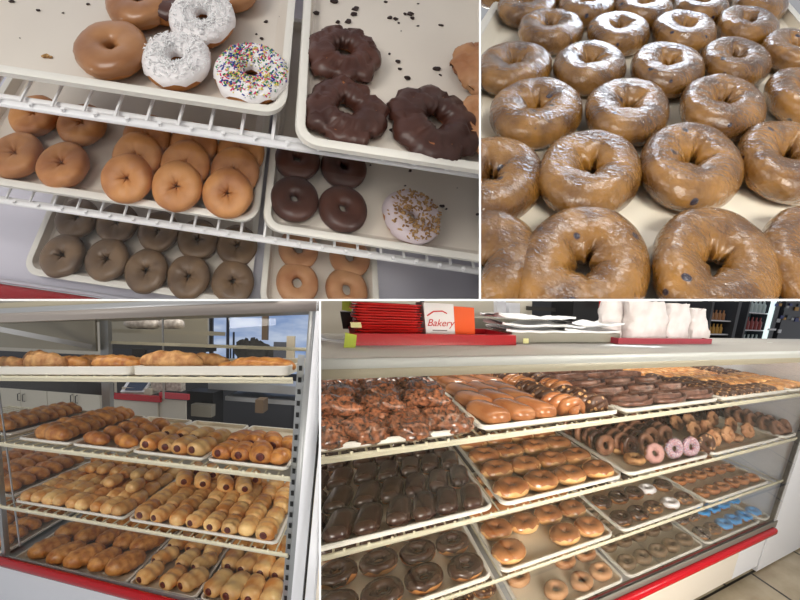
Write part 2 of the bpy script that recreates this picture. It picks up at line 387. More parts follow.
def K_old(mt, R=.05, H=.03, hole=.012, n=56):
    return lambda sd: [('dough', ring_shape(R-.0025, H-.003, hole+.001, sd, .07, n, 14, petals=9), ['cake_dough'], None),
                       ('icing', ring_shape(R, H, hole, sd, .07, n, 12, petals=9, off=.0016, lo=-.35, wav=1.2), [mt], None)]
def K_long(mt, L=.11, Wd=.052, H=.036):
    return lambda sd: [('dough', blob(L, Wd, H, 12, 12, 5, .8), ['dough'], None), ('icing', blob(L, Wd, H, 12, 8, 5, .8, lo=-.05, off=.0015, fn=lambda s, t: 1+.04*N3(s*2+sd, t, sd)), [mt], None)]
def K_roll(mt, L=.10, Wd=.056, H=.05, wraps=2.2, amp=.06, sausage=True):
    def f(sd):
        b = blob(L, Wd, H, 22, 14, 5, .95, fn=lambda s, t: 1+amp*math.cos(wraps*math.pi*s*1.5+t*.8+sd)+.05*N3(s*2+sd, t, 0))
        out = [('dough', b, [mt], None)]
        if sausage:
            g = MB()
            for e in (-1, 1): g.tube([(0, e*L*.30, H*.5), (0, e*L*.488, H*.5), (0, e*L*.508, H*.5)], [Wd*.19, Wd*.19, Wd*.12], 10)
            out.append(('sausage', g, ['sausage'], 'dark red sausage ends'))
        return out
    return f
def K_plainroll(mt, L=.10, Wd=.055, H=.05, amp=.08, ex=2.2, wr=4):
    return lambda sd: [('dough', blob(L, Wd, H, 26, 14, ex, 1, fn=lambda s, t: 1+amp*math.cos(wr*math.pi*s+sd)+.06*N3(s*2+sd, t, 0)), [mt], None)]
def K_fritter(mt, L=.12, Wd=.075, H=.04, amp=.35):
    return lambda sd: [('dough', blob(L, Wd, H, 22, 20, 2.4, .9, fn=lambda s, t: 1+amp*N3(s*4+sd*3, math.cos(t)*2.2, math.sin(t)*2.2+sd)+.25*amp*N3(s*12, t*3, sd)), [mt], None)]
def K_twist(mt, L=.16, Wd=.05):
    def f(sd):
        g = MB()
        for q in (0, math.pi):
            pts = []; rr = []
            for i in range(25):
                s = -1+2*i/24; t = s*6.2+q+sd
                pts.append((Wd*.24*math.cos(t), s*L/2, Wd*.34+Wd*.18*math.sin(t))); rr.append(Wd*.30*max(1-abs(s)**5, .2))
            g.tube(pts, rr, 10)
        return [('dough', g, [mt], None)]
    return f
def K_loaf(mt):
    return lambda sd: [('dough', blob(.13, .06, .085, 14, 14, 4, .9, fn=lambda s, t: 1+.05*N3(s+sd, t, 0)), [mt], None)]
def K_bread(mt, L=.30, Wd=.13, H=.10):
    return lambda sd: [('crust', blob(L, Wd, H, 26, 16, 2.2, 1, fn=lambda s, t: 1+.10*N3(s*3+sd, t, 0)+.07*math.cos(11*s+sd)*(math.sin(t) > 0)), [mt], None)]
def K_sprinkle(R=.05, H=.032, hole=.012, shades=None, icing='white_icing', n=420, L=.0042, th=.0008, nm='sprinkles', dough='dough', lo=.05):
    def f(sd):
        zf = topz(R, H, hole)
        return [('dough', ring_shape(R, H, hole, sd, .03, 40, 16), [dough], None), ('icing', ring_shape(R, H, hole, sd, .03, 40, 12, off=.0014, lo=lo, wav=.8), [icing], None),
                (nm, bits(n, sd+5, R, hole*1.05, R*.96, L, th, zf, len(shades), zj=.002 if nm == 'sprinkles' else .005), shades, 'tiny '+nm)]
    return f
KINDS = {
 'plain': K_ring('plain_crust', .041, .034, .009, dimple=1.7, lump=.035, star=.9),
 'brown': K_ring('brown_crust', .041, .034, .010, dimple=1.5, lump=.035, star=.9),
 'tan': K_ring('tan_crust', .041, .030, .009, lump=.02),
 'choc_close': K_ring('choc_matte', .041, .030, .006, lump=.02),
 'caramel': K_iced('maple', .047, .034, .007, lo=-.1, wav=.5),
 'choc_top': K_iced('choc_matte', .045, .032, .009),
 'coconut': K_sprinkle(.046, .034, .010, ['coconut'], 'white_icing', 560, .0062, .0007, 'coconut_flakes'),
 'sprinkle': K_sprinkle(.049, .032, .010, ['spr_a', 'spr_b', 'spr_c', 'spr_d', 'spr_e'], 'white_icing', 1150, .0046, .0011),
 'nutty': K_sprinkle(.042, .030, .008, ['nut'], 'nut_icing', 300, .005, .0014, 'chopped_nuts', lo=-.1),
 'old_choc': K_old('choc_matte', .051, .030, .0135),
 'cinnamon_lump': K_old('tan_crust', .048, .034, .01),
 'blueberry': lambda sd: [('dough', ring_shape(.0475, .040, .0125, sd, .035, 80, 36, e=.95, dimple=1.05, star=1.3), ['blue_glazed'], None)],
 # long counter
 'fritter': K_fritter('pecan', .16, .085, .055, .5),
 'glazed_twist': K_twist('glaze_brown', .15, .085),
 'choc_twist': K_twist('nut_choc', .13, .08),
 'glazed_bar': K_long('glaze_brown', .17, .078, .058),
 'swirl': lambda sd: [('dough', swirl_shape(.084, .030, sd), ['swirl_choc'], None)],
 'swirl_tan': lambda sd: [('dough', swirl_shape(.07, .03, sd), ['glaze_brown'], None)],
 'strip_dark': K_long('nut_choc', .11, .045, .04),
 'strip_gold': K_long('gold_strip', .11, .045, .04),
 'choc_bar': K_long('choc', .124, .057, .046),
 'glazed_bun': K_bun('glaze_brown', .056, .040),
 'bun_dark': K_bun('choc', .05, .034),
 'choc_ring': K_iced('choc', .049, .034, .012),
 'brown_ring': K_ring('ring_brown', .043, .032, .014),
 'dark_ring': K_ring('brown_crust', .042, .032, .014),
 'choc_cake_ring': K_iced('choc', .042, .032, .013, 'cake_dough'),
 'glazed_ring': K_ring('glaze_brown', .045, .032, .013),
 'pink_ring': K_iced('pink_icing', .040, .032, .012),
 'white_ring': K_iced('white_icing', .043, .030, .012, lo=-.2),
 'cream_ring': K_ring('bread', .043, .028, .012),
 'speckled_ring': K_iced('sprinkle_icing', .041, .032, .012),
 'nut_ring': K_iced('nut_choc', .045, .032, .012),
 'speck_choc_ring': K_iced('speck_choc', .046, .034, .011),
 'blue_ring': K_iced('blue_icing', .046, .034, .010),
 'tan_ring': K_ring('tan_crust', .045, .034, .012),
 # pastry case
 'sausage_roll': K_roll('roll', .155, .086, .078),
 'toasted_sausage_roll': K_roll('roll_dark', .155, .086, .078),
 'sausage_roll_small': K_roll('roll', .122, .074, .068),
 'plain_roll': K_plainroll('roll', .132, .076, .068, .03, 3.4),
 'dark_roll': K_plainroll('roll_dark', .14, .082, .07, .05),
 'croissant': K_plainroll('croissant', .22, .118, .10, .05, 3.0, 5),
 'folded_roll': K_plainroll('croissant', .19, .09, .085, .10, 2.4, 3),
 'slice_roll': K_loaf('roll_dark'),
 'kolache': K_roll('roll', .17, .085, .075, 1.5, .05),
 'wheat_bread': K_bread('bread'),
}
CACHE = {}
def good(k, kind, base, name, label, cat, group=None, ang=0, sc=1, tilt=0, tdir=0, var=None, asc=(1, 1, 1)):
    """one baked good standing at base; ang = turn about the vertical, tilt = leaning over by that angle"""
    var = random.randrange(4) if var is None else var
    qa = round(ang/12)*12 % 360; qt = round(tilt/5)*5
    key = (k, kind, var, qa, qt, tdir, round(sc, 2), asc)
    if key not in CACHE:
        T = PANEL[k]['Mm'].to_4x4() @ Matrix.Rotation(math.radians(tdir), 4, 'Z') @ Matrix.Rotation(math.radians(qt), 4, 'X') @ Matrix.Rotation(math.radians(-tdir), 4, 'Z') @ Matrix.Rotation(math.radians(qa), 4, 'Z') @ Matrix.Diagonal((sc*asc[0], sc*asc[1], sc*asc[2], 1))
        CACHE[key] = [(pn, mb.mesh(pn, T, ms, True, False), pl) for pn, mb, ms, pl in KINDS[kind](var+1)]
    ps = CACHE[key]
    if len(ps) == 1:
        o = bpy.data.objects.new(name, ps[0][1]); C.objects.link(o); put(o, k, base)
    else:
        o = bpy.data.objects.new(name, None); o.empty_display_size = .02; C.objects.link(o); put(o, k, base)
        for pn, me, pl in ps:
            c = bpy.data.objects.new(pn, me); C.objects.link(c); c.parent = o
            if pn in ('sprinkles', 'coconut_flakes', 'chopped_nuts'): c['kind'] = 'stuff'
            if pl: c['label'] = pl
    return tag(o, label, cat, group)

def rrect(x0, x1, y0, y1, r, n=5):
    out = []
    for cx, cy, a0 in ((x1-r, y1-r, 0), (x0+r, y1-r, 90), (x0+r, y0+r, 180), (x1-r, y0+r, 270)):
        for i in range(n+1):
            a = math.radians(a0+90*i/n); out.append((cx+r*math.cos(a), cy+r*math.sin(a)))
    return out
def tray(k, x0, x1, y0, y1, z, label, group=None, h=.022, r=.03, rw=.011, mats=('tray_cream', 'tray_rim'), slope=0, skirt=.010):
    """shallow tray; z is the top of its rim"""
    ztop = z; t = thing(k, 'serving_tray', ((x0+x1)/2, (y0+y1)/2, z-h), label, 'tray', group)
    def loop(ins, dz): return [(x, y, ztop+dz+slope*(x-x0)) for x, y in rrect(x0+ins, x1-ins, y0+ins, y1-ins, max(r-ins, .004))]
    def sweep(prof, fill=False):
        v = []; n = len(loop(0, 0))
        for ins, dz in prof: v += loop(ins, dz)
        f = [(a*n+i, a*n+(i+1) % n, (a+1)*n+(i+1) % n, (a+1)*n+i) for a in range(len(prof)-1) for i in range(n)]
        mb = MB().add(v, f)
        if fill: mb.add(loop(*prof[-1]), [tuple(range(n))]); mb.add(loop(prof[-1][0]-.001, prof[-1][1]-.002), [tuple(reversed(range(n)))])
        return mb
    part(t, 'pan', sweep([(rw, -.002), (rw+.007, -h+.004), (rw+.012, -h+.001)], True), mats[0])
    part(t, 'rim', sweep([(rw*.55, -skirt-.003), (.0, -skirt), (0, -.001), (rw*.4, .001), (rw, -.001), (rw+.001, -.006)]), mats[1])
    return t
def rack(k, x0, x1, y0, y1, z, label, mt='wire_white', step=.04, r=.003, drop=.016, lead=0.04, nub=True, sl=0):
    """wire shelf: z = height of its wire deck"""
    t = thing(k, 'wire_shelf', ((x0+x1)/2, y0, z-drop), label, 'shelf')
    def zz(x): return z+sl*(x-x0)
    part(t, 'front_rail', MB().bar((x0, y0-lead, zz(x0)-drop*.4), (x1, y0-lead, zz(x1)-drop*.4), r*1.6), mt)
    part(t, 'lower_rail', MB().bar((x0, y0-lead*.35, zz(x0)-drop), (x1, y0-lead*.35, zz(x1)-drop), r*1.3), mt)
    part(t, 'rear_rail', MB().bar((x0, y1, zz(x0)-r*2), (x1, y1, zz(x1)-r*2), r*1.5), mt)
    g = MB(); x = x0+step*.4; i = 0
    while x < x1:
        g.tube([(x, y0-lead, zz(x)-drop*.4), (x, y0-lead*.35, zz(x)-r*1.2), (x, y1, zz(x)-r*1.2)], r*.75, 6)
        if nub: g.tube([(x+step*.45, y0-lead-r*.4, zz(x)-drop*.4), (x+step*.45, y0-lead+r*.2, zz(x)-drop*.4+r*2.6)], r*.9, 6)
        x += step
    part(t, 'deck_wires', g, mt)
    return t
ORD = ['first', 'second', 'third', 'fourth', 'fifth', 'sixth', 'seventh', 'eighth', 'ninth', 'tenth', 'eleventh', 'twelfth']
def nth(i, n):
    if i == 0: return 'leftmost'
    if i == n-1: return 'rightmost'
    return ORD[i]+' from left'
def rowname(j, n): return 'front row' if j == 0 else ('back row' if j == n-1 else ORD[j]+' row')
def fill(k, box, z, cols, rows, kindf, where, name, cat, desc, group, ang=0, jit=.003, sc=1, tilt=0, tdir=0, skip=(), rj=0, stagger=0, zup=0, sl=0):
    x0, x1, y0, y1 = box
    for j in range(rows-1, -1, -1):
        for i in range(cols):
            if (i, j) in skip: continue
            x = x0+(x1-x0)*(i+.5)/cols+(stagger if j % 2 else 0)+random.uniform(-jit, jit); y = y0+(y1-y0)*(j+.5)/rows+random.uniform(-jit, jit)
            kd = kindf(i, j) if callable(kindf) else kindf
            nm, ct, ds = name, cat, desc
            if isinstance(kd, tuple): kd, nm, ds = kd
            good(k, kd, (x, y, z+sl*(x-x0)+zup), nm, f'{ds}, {nth(i, cols)} in {rowname(j, rows)}, {where}', ct, group,
                 ang+random.uniform(-rj, rj), sc*(random.choice((.94, 1, 1.05)) if rj else 1), tilt, tdir)
_g0 = good
def good(k, kind, base, *a, **kw):
    tl = a[6] if len(a) > 6 else kw.get('tilt', 0)
    b = Vector(base)
    if tl: b.z += .040*math.sin(math.radians(abs(tl)))
    return _g0(k, kind, b, *a, **kw)

# ================================================================== partition between the four displays
def wall(name, v):
    me = bpy.data.meshes.new(name); mb = MB().box(*v); me.from_pydata(mb.v, [], mb.f); me.materials.append(MATS['partition_white'])
    o = bpy.data.objects.new(name, me); C.objects.link(o); o['kind'] = 'structure'; return o
def upright(name, u, z0, z1):       # thin vertical board running away from the viewer
    y0, y1 = .19, .85; h = y0/350*.98; X = (u-400)/350
    me = bpy.data.meshes.new(name)
    v = [(X*y+s*h, y, z) for z in (z0, z1) for y in (y0, y1) for s in (-1, 1)]
    me.from_pydata(v, [], [(0, 1, 3, 2), (4, 6, 7, 5), (0, 4, 5, 1), (2, 3, 7, 6), (0, 2, 6, 4), (1, 5, 7, 3)]); me.materials.append(MATS['partition_white'])
    o = bpy.data.objects.new(name, me); C.objects.link(o); o['kind'] = 'structure'
wall('wall_middle', ((-2.4, .19, CAMZ-.19/350*.98), (2.4, .85, CAMZ+.19/350*.98)))  # divider board, widened out of view to keep lower lamps off upper displays
upright('wall_upper', 480, CAMZ+.0005, CAMZ+1.0)
upright('wall_lower', 320, CAMZ-.9, CAMZ-.0005)

# ================================================================== A: three shelves of doughnuts seen from above
ZA = (0, -.179, -.3404)
rack('A', -.55, .55, -.005, .42, ZA[0]-.028, 'topmost white wire shelf holding the sprinkled and coconut doughnuts', lead=.022, step=.0415, r=.0034, drop=.013)
rack('A', -.65, .65, -.095, .36, ZA[1]-.028, 'middle white wire shelf under the plain and chocolate doughnuts', lead=.009, step=.039, r=.0032, drop=.013)
tray('A', -.42, .058, -.002, .5, ZA[0], 'cream tray on top shelf with glazed, coconut and sprinkled doughnuts', mats=('tray_a', 'tray_rim'))
tray('A', .072, .55, -.040, .5, ZA[0], 'cream tray on top shelf with ragged chocolate doughnuts and dark crumbs', mats=('tray_a', 'tray_rim'))
tray('A', -.445, .052, -.088, .40, ZA[1], 'cream tray on middle shelf crowded with plain golden doughnuts', mats=('tray_a', 'tray_rim'))
tray('A', .060, .56, -.096, .40, ZA[1], 'cream tray on middle shelf with four chocolate doughnuts', mats=('tray_a', 'tray_rim'))
dk = thing('A', 'case_deck', (0, -.24, ZA[2]-.06), 'pale grey bottom deck of the case behind the red front rail', 'case deck')
part(dk, 'deck', MB().box((-.9, -.208, ZA[2]-.05), (.9, .5, ZA[2]-.026)), 'deck_grey')
part(dk, 'front_trim', MB().box((-.9, -.214, ZA[2]-.05), (.9, -.208, ZA[2]-.016)), 'deck_grey')
part(dk, 'bumper_rail', MB().bar((-.9, -.238, ZA[2]-.040), (.9, -.238, ZA[2]-.040), .022, 16), 'red_rail', label='glossy red bumper rail')
part(dk, 'kick_panel', MB().box((-.9, -.23, ZA[2]-.5), (.9, -.22, ZA[2]-.05)), 'white_panel')
part(dk, 'rear_wall', MB().box((-.9, .56, ZA[2]-.05), (.9, .57, .3)), 'deck_grey')
tray('A', -.36, .066, -.196, .30, ZA[2], 'cream tray on bottom deck with rows of dull brown doughnuts', mats=('tray_a', 'tray_rim'))
tray('A', .084, .312, -.196, .30, ZA[2], 'narrow cream tray on bottom deck with four tan doughnuts', mats=('tray_a', 'tray_rim'))
def A(u, v, lv, kind, name, label, cat='doughnut', group=None, **kw):
    p = pt('A', u+(2 if lv == 0 else 0), v+(3 if lv == 0 else 0), 2, ZA[lv]-.006); p.z = ZA[lv]-.0195
    return good('A', kind, p, name, label, cat, group, **kw)
A(111, 49, 0, 'caramel', 'glazed_doughnut', 'caramel-glazed doughnut at the left of the top tray', ang=40)
A(175, 60, 0, 'coconut', 'coconut_doughnut', 'white coconut doughnut next to the sprinkled one, nearer the tray front', ang=0, sc=.98)
A(201, 21, 0, 'coconut', 'coconut_doughnut', 'white coconut doughnut at the back, resting against the other coconut one', ang=90, tilt=10, tdir=0)
A(249, 73, 0, 'sprinkle', 'sprinkled_doughnut', 'white-iced doughnut covered in rainbow sprinkles')
A(138, 3, 0, 'caramel', 'glazed_doughnut', 'brown glazed doughnut behind the caramel one, cut by the photo top')
A(168, 0, 0, 'choc_top', 'chocolate_doughnut', 'dark chocolate doughnut at the very back beside the coconut doughnut')
A(227, -12, 0, 'caramel', 'glazed_doughnut', 'golden doughnut barely showing behind the rear coconut doughnut')
A(341, 50, 0, 'old_choc', 'ragged_chocolate_doughnut', 'ragged-edged chocolate doughnut, furthest back of the three', ang=20, var=0)
A(343, 108, 0, 'old_choc', 'ragged_chocolate_doughnut', 'ragged-edged chocolate doughnut at the front left corner of its tray', ang=60, var=1)
A(431, 120, 0, 'old_choc', 'ragged_chocolate_doughnut', 'ragged-edged chocolate doughnut at the right, nearest the tray front', ang=110, var=2, sc=1.06)
A(484, 66, 0, 'cinnamon_lump', 'cinnamon_doughnut', 'reddish brown lumpy doughnut at the right edge, the one behind', ang=45)
A(492, 124, 0, 'cinnamon_lump', 'cinnamon_doughnut', 'reddish brown lumpy doughnut at the right edge, the one in front')
def crumbs(spots, lv, label, m):
    mb = MB(); b = pt('A', *spots[0][:2], 2, ZA[lv]-.0205)
    rnd = random.Random(3)
    for u, v, r in spots:
        c = pt('A', u, v, 2, ZA[lv]-.0205)
        for q in range(2):
            d = c+Vector((rnd.uniform(-1, 1), rnd.uniform(-1, 1), 0))*r*.5
            n = 7; mb.prism([(d.x+r*rnd.uniform(.6, 1.2)*math.cos(6.28*i/n), d.y+.7*r*rnd.uniform(.6, 1.2)*math.sin(6.28*i/n)) for i in range(n)], d.z, d.z+r*.5)
    solo('A', 'crumbs', mb, m, b, label, 'crumbs', kind='stuff', smooth=False)
crumbs([(12, 2, .0035), (38, 11, .0028), (63, 13, .0015), (88, 4, .0025), (266, 22, .003), (256, 34, .002), (261, 39, .003), (20, 38, .001), (280, 17, .002)], 0, 'dark crumbs scattered on the left top tray', 'crumb_dark')
crumbs([(46, 57, .0045), (50, 58, .003)], 0, 'little heap of coloured sprinkles fallen on the left top tray', ['cinnamon' if 0 else 'nut'])
crumbs([(316, 14, .005), (334, 3, .006), (355, 9, .005), (353, 14, .005), (348, 22, .005), (337, 22, .004), (397, 62, .004), (400, 69, .003), (407, 78, .005), (389, 54, .002), (436, 69, .005), (440, 75, .002),
        (410, 15, .005), (413, 19, .004), (404, 14, .003), (386, 2, .003), (390, 18, .004), (398, 23, .002), (418, 26, .002), (395, 19, .004), (441, 25, .003), (392, 130, .004), (401, 31, .001), (418, 4, .002)], 0, 'dark chocolate crumbs scattered on the right top tray', 'crumb_dark')
crumbs([(405, 186, .002), (442, 207, .004), (446, 209, .002), (477, 214, .003), (410, 171, .003), (370, 165, .002), (457, 188, .001)], 1, 'few crumbs on the middle tray beside the nut doughnut', 'crumb_dark')
MIDG = 'plain doughnuts on the middle shelf'
for u, v, tl, ds in ((36, 117, 0, 'lying behind the upper wire rail, further left'), (83, 126, 0, 'lying behind the upper wire rail, further right'), (18, 156, 0, 'at the far left, cut by the photo edge'),
                     (64, 166, 0, 'lying alone right of the far left one')):
    A(u, v, 1, 'plain', 'plain_doughnut', 'plain golden doughnut '+ds, 'doughnut', MIDG, tilt=tl)
for ci, (u, v) in enumerate(((129, 176), (178, 184), (228, 191))):
    p = pt('A', u, v, 2, ZA[1]+.01)
    for j, (dy, nm) in enumerate(((0, 'foremost'), (.040, 'middle'), (.078, 'rearmost'))):
        good('A', 'plain', (p.x+.006*j, p.y+.002+dy, ZA[1]-.0195), 'plain_doughnut', f"plain golden doughnut, {nm} of the {('left', 'centre', 'right')[ci]} leaning row of three", 'doughnut', MIDG, ang=j*70+ci*30, tilt=(25, 30, 30)[j])
for u, v, ds in ((294, 199, 'front left'), (342, 209, 'front right'), (297, 160, 'back left'), (343, 168, 'back right')):
    A(u, v, 1, 'choc_close', 'chocolate_doughnut', f'smooth chocolate doughnut, {ds} of the four on the middle shelf', group='chocolate doughnuts on the middle shelf')
A(410, 217, 1, 'nutty', 'nut_doughnut', 'white-iced doughnut with chopped nuts, alone on the middle shelf', sc=1.08)
BOT = 'brown doughnuts on the bottom deck'
for i, (u, v) in enumerate(((64, 256), (108, 260), (147, 271), (189, 277), (233, 282))):
    A(u, v, 2, 'brown', 'brown_doughnut', f'dull brown doughnut, {nth(i, 5)} in the front row on the bottom deck', group=BOT, ang=i*40)
for i, (u, v) in enumerate(((78, 219), (118, 224), (159, 232), (198, 240), (237, 246))):
    A(u, v, 2, 'brown', 'brown_doughnut', f'dull brown doughnut, {nth(i, 5)} in the second row on the bottom deck', group=BOT, ang=i*50+20)
for u, v, ds in ((297, 283, 'front left'), (346, 290, 'front right'), (298, 249, 'back left'), (349, 257, 'back right')):
    A(u, v, 2, 'tan', 'tan_doughnut', f'tan doughnut, {ds} of the four under the chocolate ones', group='tan doughnuts on the bottom deck')

# ================================================================== B: tray of glazed blueberry doughnuts
tray('B', -.183, .335, -.30, .52, 0.0, 'cream fibreglass tray under the glazed blueberry doughnuts', h=.02, rw=.012, mats=('tray_b', 'tray_rim'))
solo('B', 'counter', MB().box((-1.2, -.7, -.06), (1.6, .9, -.024)), 'steel', (0, 0, -.06), 'grey counter under the tray of blueberry doughnuts', 'counter')
BB = [(0, [(475, 272), (584, 268), (714, 266), (822, 262)]), (1, [(490, 180), (590, 172), (690, 165), (786, 160)]), (2, [(537, 112), (627, 111), (722, 107), (806, 98)]),
      (3, [(515, 68), (590, 67), (667, 69), (735, 62), (795, 52)]), (4, [(551, 31), (619, 33), (684, 33), (747, 27)]), (5, [(527, 8), (587, 8), (643, 10), (701, 8), (760, 4)])]
for r, row in BB:
    for i, (u, v) in enumerate(row):
        p = pt('B', u, v, 2, .002); p.z = -.0185
        good('B', 'blueberry', p, 'blueberry_doughnut', f'glazed blueberry doughnut, {nth(i, len(row))} in the {("front row" if r == 0 else "rearmost row" if r == 5 else ORD[r]+" row from front")}', 'doughnut', 'glazed blueberry doughnuts on the tray', ang=random.choice((0, 45, 90, 135, 180, 225, 270)), var=(r*3+i) % 6, sc=random.uniform(.98, 1.03))
for i in range(5):
    p = pt('B', 500+62*i, -10, 2, .002); p.z = -.0185
    if p.x < .30: good('B', 'blueberry', p, 'blueberry_doughnut', f'glazed blueberry doughnut, {nth(i, 5)} of those only peeking in at the photo top', 'doughnut', 'glazed blueberry doughnuts on the tray')

# ================================================================== C: pastry case
ZC = (.344, 0, -.328, -.653); SL = .05
cs = thing('C', 'pastry_case', (.7, .3, -1.2), 'tall glass-fronted pastry case with silver posts and red bumper rail', 'display case')
part(cs, 'top_fascia', MB().beam((-.7, -.01, .545), (1.60, -.01, .655), .03, .042), 'fascia_grey')
part(cs, 'top_trim', MB().beam((-.7, -.02, .575), (1.60, -.02, .688), .03, .022), 'steel_light')
part(cs, 'top_slab', MB().beam((-.7, .42, .590), (1.60, .42, .705), .84, .05), 'beige_lip')
part(cs, 'kick_panel', MB().box((-1.2, -.01, -1.4), (1.44, .02, -.665)), 'white_panel')
part(cs, 'deck', MB().box((-1.0, .0, -.70), (1.45, .78, -.688)), 'steel_light')
part(cs, 'bumper_rail', MB().tube([(-.075, -.038, -.640), (-.065, -.040, -.642), (1.45, -.045, -.690)], [.014, .023, .026], 16), 'red_rail', label='glossy red bumper rail')
part(cs, 'sill', MB().beam((-.07, -.006, -.640), (1.42, -.006, -.668), .012, .016), 'steel_light')
def post(root, x0, x1, zb, zt, y, wd, m, name='post', dp=.03):
    return part(root, name, MB().beam((x0, y, zb), (x1, y, zt), wd, dp, up=(0, 1, 0)), m)
post(cs, -.045, -.075, -.69, .56, 0, .02, 'steel')
post(cs, 1.425, 1.49, -.75, .72, -.005, .022, 'steel')
pl = post(cs, 1.452, 1.530, -.75, .74, -.010, .045, 'white_panel', 'white_post')
post(cs, 1.480, 1.556, -.75, .74, -.012, .004, 'black', 'door_gap')
post(cs, 1.507, 1.585, -.75, .74, -.012, .042, 'white_panel', 'white_post')
post(cs, 1.54, 1.62, -.75, .74, -.012, .025, 'beige_panel', 'side_trim')
part(cs, 'slotted_strip', MB().beam((1.40, .05, -.69), (1.44, .05, .46), .028, .004, up=(0, 1, 0)), 'steel')
g = MB()
for i in range(23):
    z = -.66+i*.048; x = 1.40+.04*(z+.69)/1.15; g.box((x-.006, .044, z), (x+.006, .048, z+.02))
sl_ = part(cs, 'slots', g, 'black', False); sl_['kind'] = 'stuff'
part(cs, 'rear_post', MB().box((.0, .70, -.69), (.062, .74, .62)), 'steel')
part(cs, 'rear_valance', MB().box((-.9, .66, .40), (-.002, .68, .60)), 'beige_lip')
part(cs, 'light_trough', MB().beam((-.5, .12, .575), (.0, .62, .43), .05, .03), 'steel_light')
part(cs, 'glass_edge', MB().beam(pt('C', -1, 392, 1, .012), pt('C', 20, 546, 1, .012), .007, .006, up=(0, 1, 0)), 'steel_light')
part(cs, 'rear_header', MB().box((-.9, .72, .100), (.06, .75, .185)), 'dark_metal')
part(cs, 'door_edge', MB().box((.425, .74, .10), (.435, .75, .68)), 'steel_light')
part(cs, 'rear_rail', MB().box((.06, .73, .45), (1.44, .75, .47)), 'wire_cream')
part(cs, 'front_glass', MB().box((-.06, -.002, -.66), (1.41, .002, .60)), 'glass_light', False)
part(cs, 'side_glass', MB().box((-.085, .0, -.69), (-.081, .78, .35)), 'glass_light', False)
rack('C', -.05, 1.42, .0, .72, ZC[0]-.043, 'uppermost wire shelf of the pastry case at eye level', 'wire_cream', .085, .005, .02, .02, sl=SL)
rack('C', -.80, 1.42, .0, .72, ZC[1]-.026, 'second wire shelf down in the pastry case', 'wire_cream', .055, .005, .02, .02)
rack('C', -.80, 1.42, .0, .72, ZC[2]-.026, 'third wire shelf down in the pastry case', 'wire_cream', .055, .005, .02, .02)
tray('C', -.04, .70, -.005, .66, ZC[0], 'cream tray on the eye-level shelf, the left one', h=.04, slope=SL, skirt=.036)
tray('C', .71, 1.40, -.005, .66, ZC[0]+SL*.75, 'cream tray on the eye-level shelf, the right one', h=.04, slope=SL, skirt=.036)
TC = [(.06, .36), (.372, .68), (.692, 1.04), (1.055, 1.405)]
for i, (a, b) in enumerate(TC): tray('C', a, b, .005, .66, 0, 'cream tray on the second shelf, '+('leftmost, with folded rolls', 'second from left, with flaky pastries', 'third from left, with sausage rolls', 'rightmost, with four sausage rolls in front')[i], h=.024, r=.025)
tray('C', .02, .65, .0, .66, ZC[2], 'large cream tray on the third shelf, left, filled with small rolls', h=.024)
tray('C', .665, 1.37, .0, .66, ZC[2], 'large cream tray on the third shelf, right, filled with sausage rolls', h=.024)
for a, b, ds in ((-.02, .65, 'left, with long flaky rolls'), (.66, 1.005, 'middle, with sausage rolls'), (1.02, 1.38, 'right, with long sausage rolls')): tray('C', a, b, .0, .66, ZC[3], 'cream tray on the bottom deck, '+ds, h=.024)
tray('C', -.33, -.03, .04, .66, 0, 'cream tray of the neighbouring section, second shelf, left of the post', h=.024, r=.025)
tray('C', -.66, -.03, .04, .66, ZC[2], 'cream tray of the neighbouring section, third shelf, far left', h=.024)
tray('C', -.75, -.10, .04, .66, ZC[3], 'cream tray of the neighbouring section, bottom deck, far left', h=.024)
fill('C', (-.31, -.05, .08, .62), -.0225, 1, 8, 'folded_roll', 'neighbouring section second shelf', 'folded_roll', 'pastry', 'dim folded roll', 'rolls in the neighbouring section', ang=90, sc=1.1)
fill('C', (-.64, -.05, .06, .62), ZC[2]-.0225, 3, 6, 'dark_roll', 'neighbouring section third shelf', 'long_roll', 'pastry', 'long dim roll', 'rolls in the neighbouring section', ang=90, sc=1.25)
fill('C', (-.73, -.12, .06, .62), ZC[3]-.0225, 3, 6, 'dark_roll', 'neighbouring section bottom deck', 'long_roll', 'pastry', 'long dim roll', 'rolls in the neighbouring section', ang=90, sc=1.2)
# breads on the eye-level shelf
for u, wd, kd, hh, yy, ds in ((10, .19, 'wheat_bread', 1.5, .10, 'small flaky loaf at the far left'), (38, .17, 'wheat_bread', 2.2, .20, 'flaky loaf perched above the two leftmost'), (46, .23, 'wheat_bread', 1.5, .09, 'flaky loaf, second from left'),
                              (73, .20, 'croissant', 1.0, .16, 'golden pastry, third from left'), (92, .17, 'croissant', 1.2, .3, 'small golden pastry behind, left of the rear post'), (118, .25, 'croissant', .85, .10, 'long golden loaf right of the rear post'), (143, .16, 'wheat_bread', 1.4, .3, 'small dark loaf behind the price holder'),
                              (172, .30, 'wheat_bread', 1.15, .12, 'big domed sugary loaf, the tallest one'), (206, .24, 'wheat_bread', 1.2, .25, 'low brown loaf right of the big domed one'), (240, .20, 'croissant', .6, .16, 'low golden pastry, second from right'), (263, .28, 'croissant', .62, .10, 'long yellow pastry at the far right')):
    p = pt('C', u, 366, 1, yy); z = ZC[0]-.038+SL*(p.x+.04)
    L = {'wheat_bread': .30, 'croissant': .22}[kd]
    good('C', kd, (p.x, yy, z), 'bread_loaf' if kd == 'wheat_bread' else 'golden_pastry', ds+' on the eye-level shelf', 'bread', 'breads on the eye-level shelf', ang=90, sc=round(wd/L, 2), asc=(1, 1, round(hh, 2)))
zt = ZC[1]-.0225
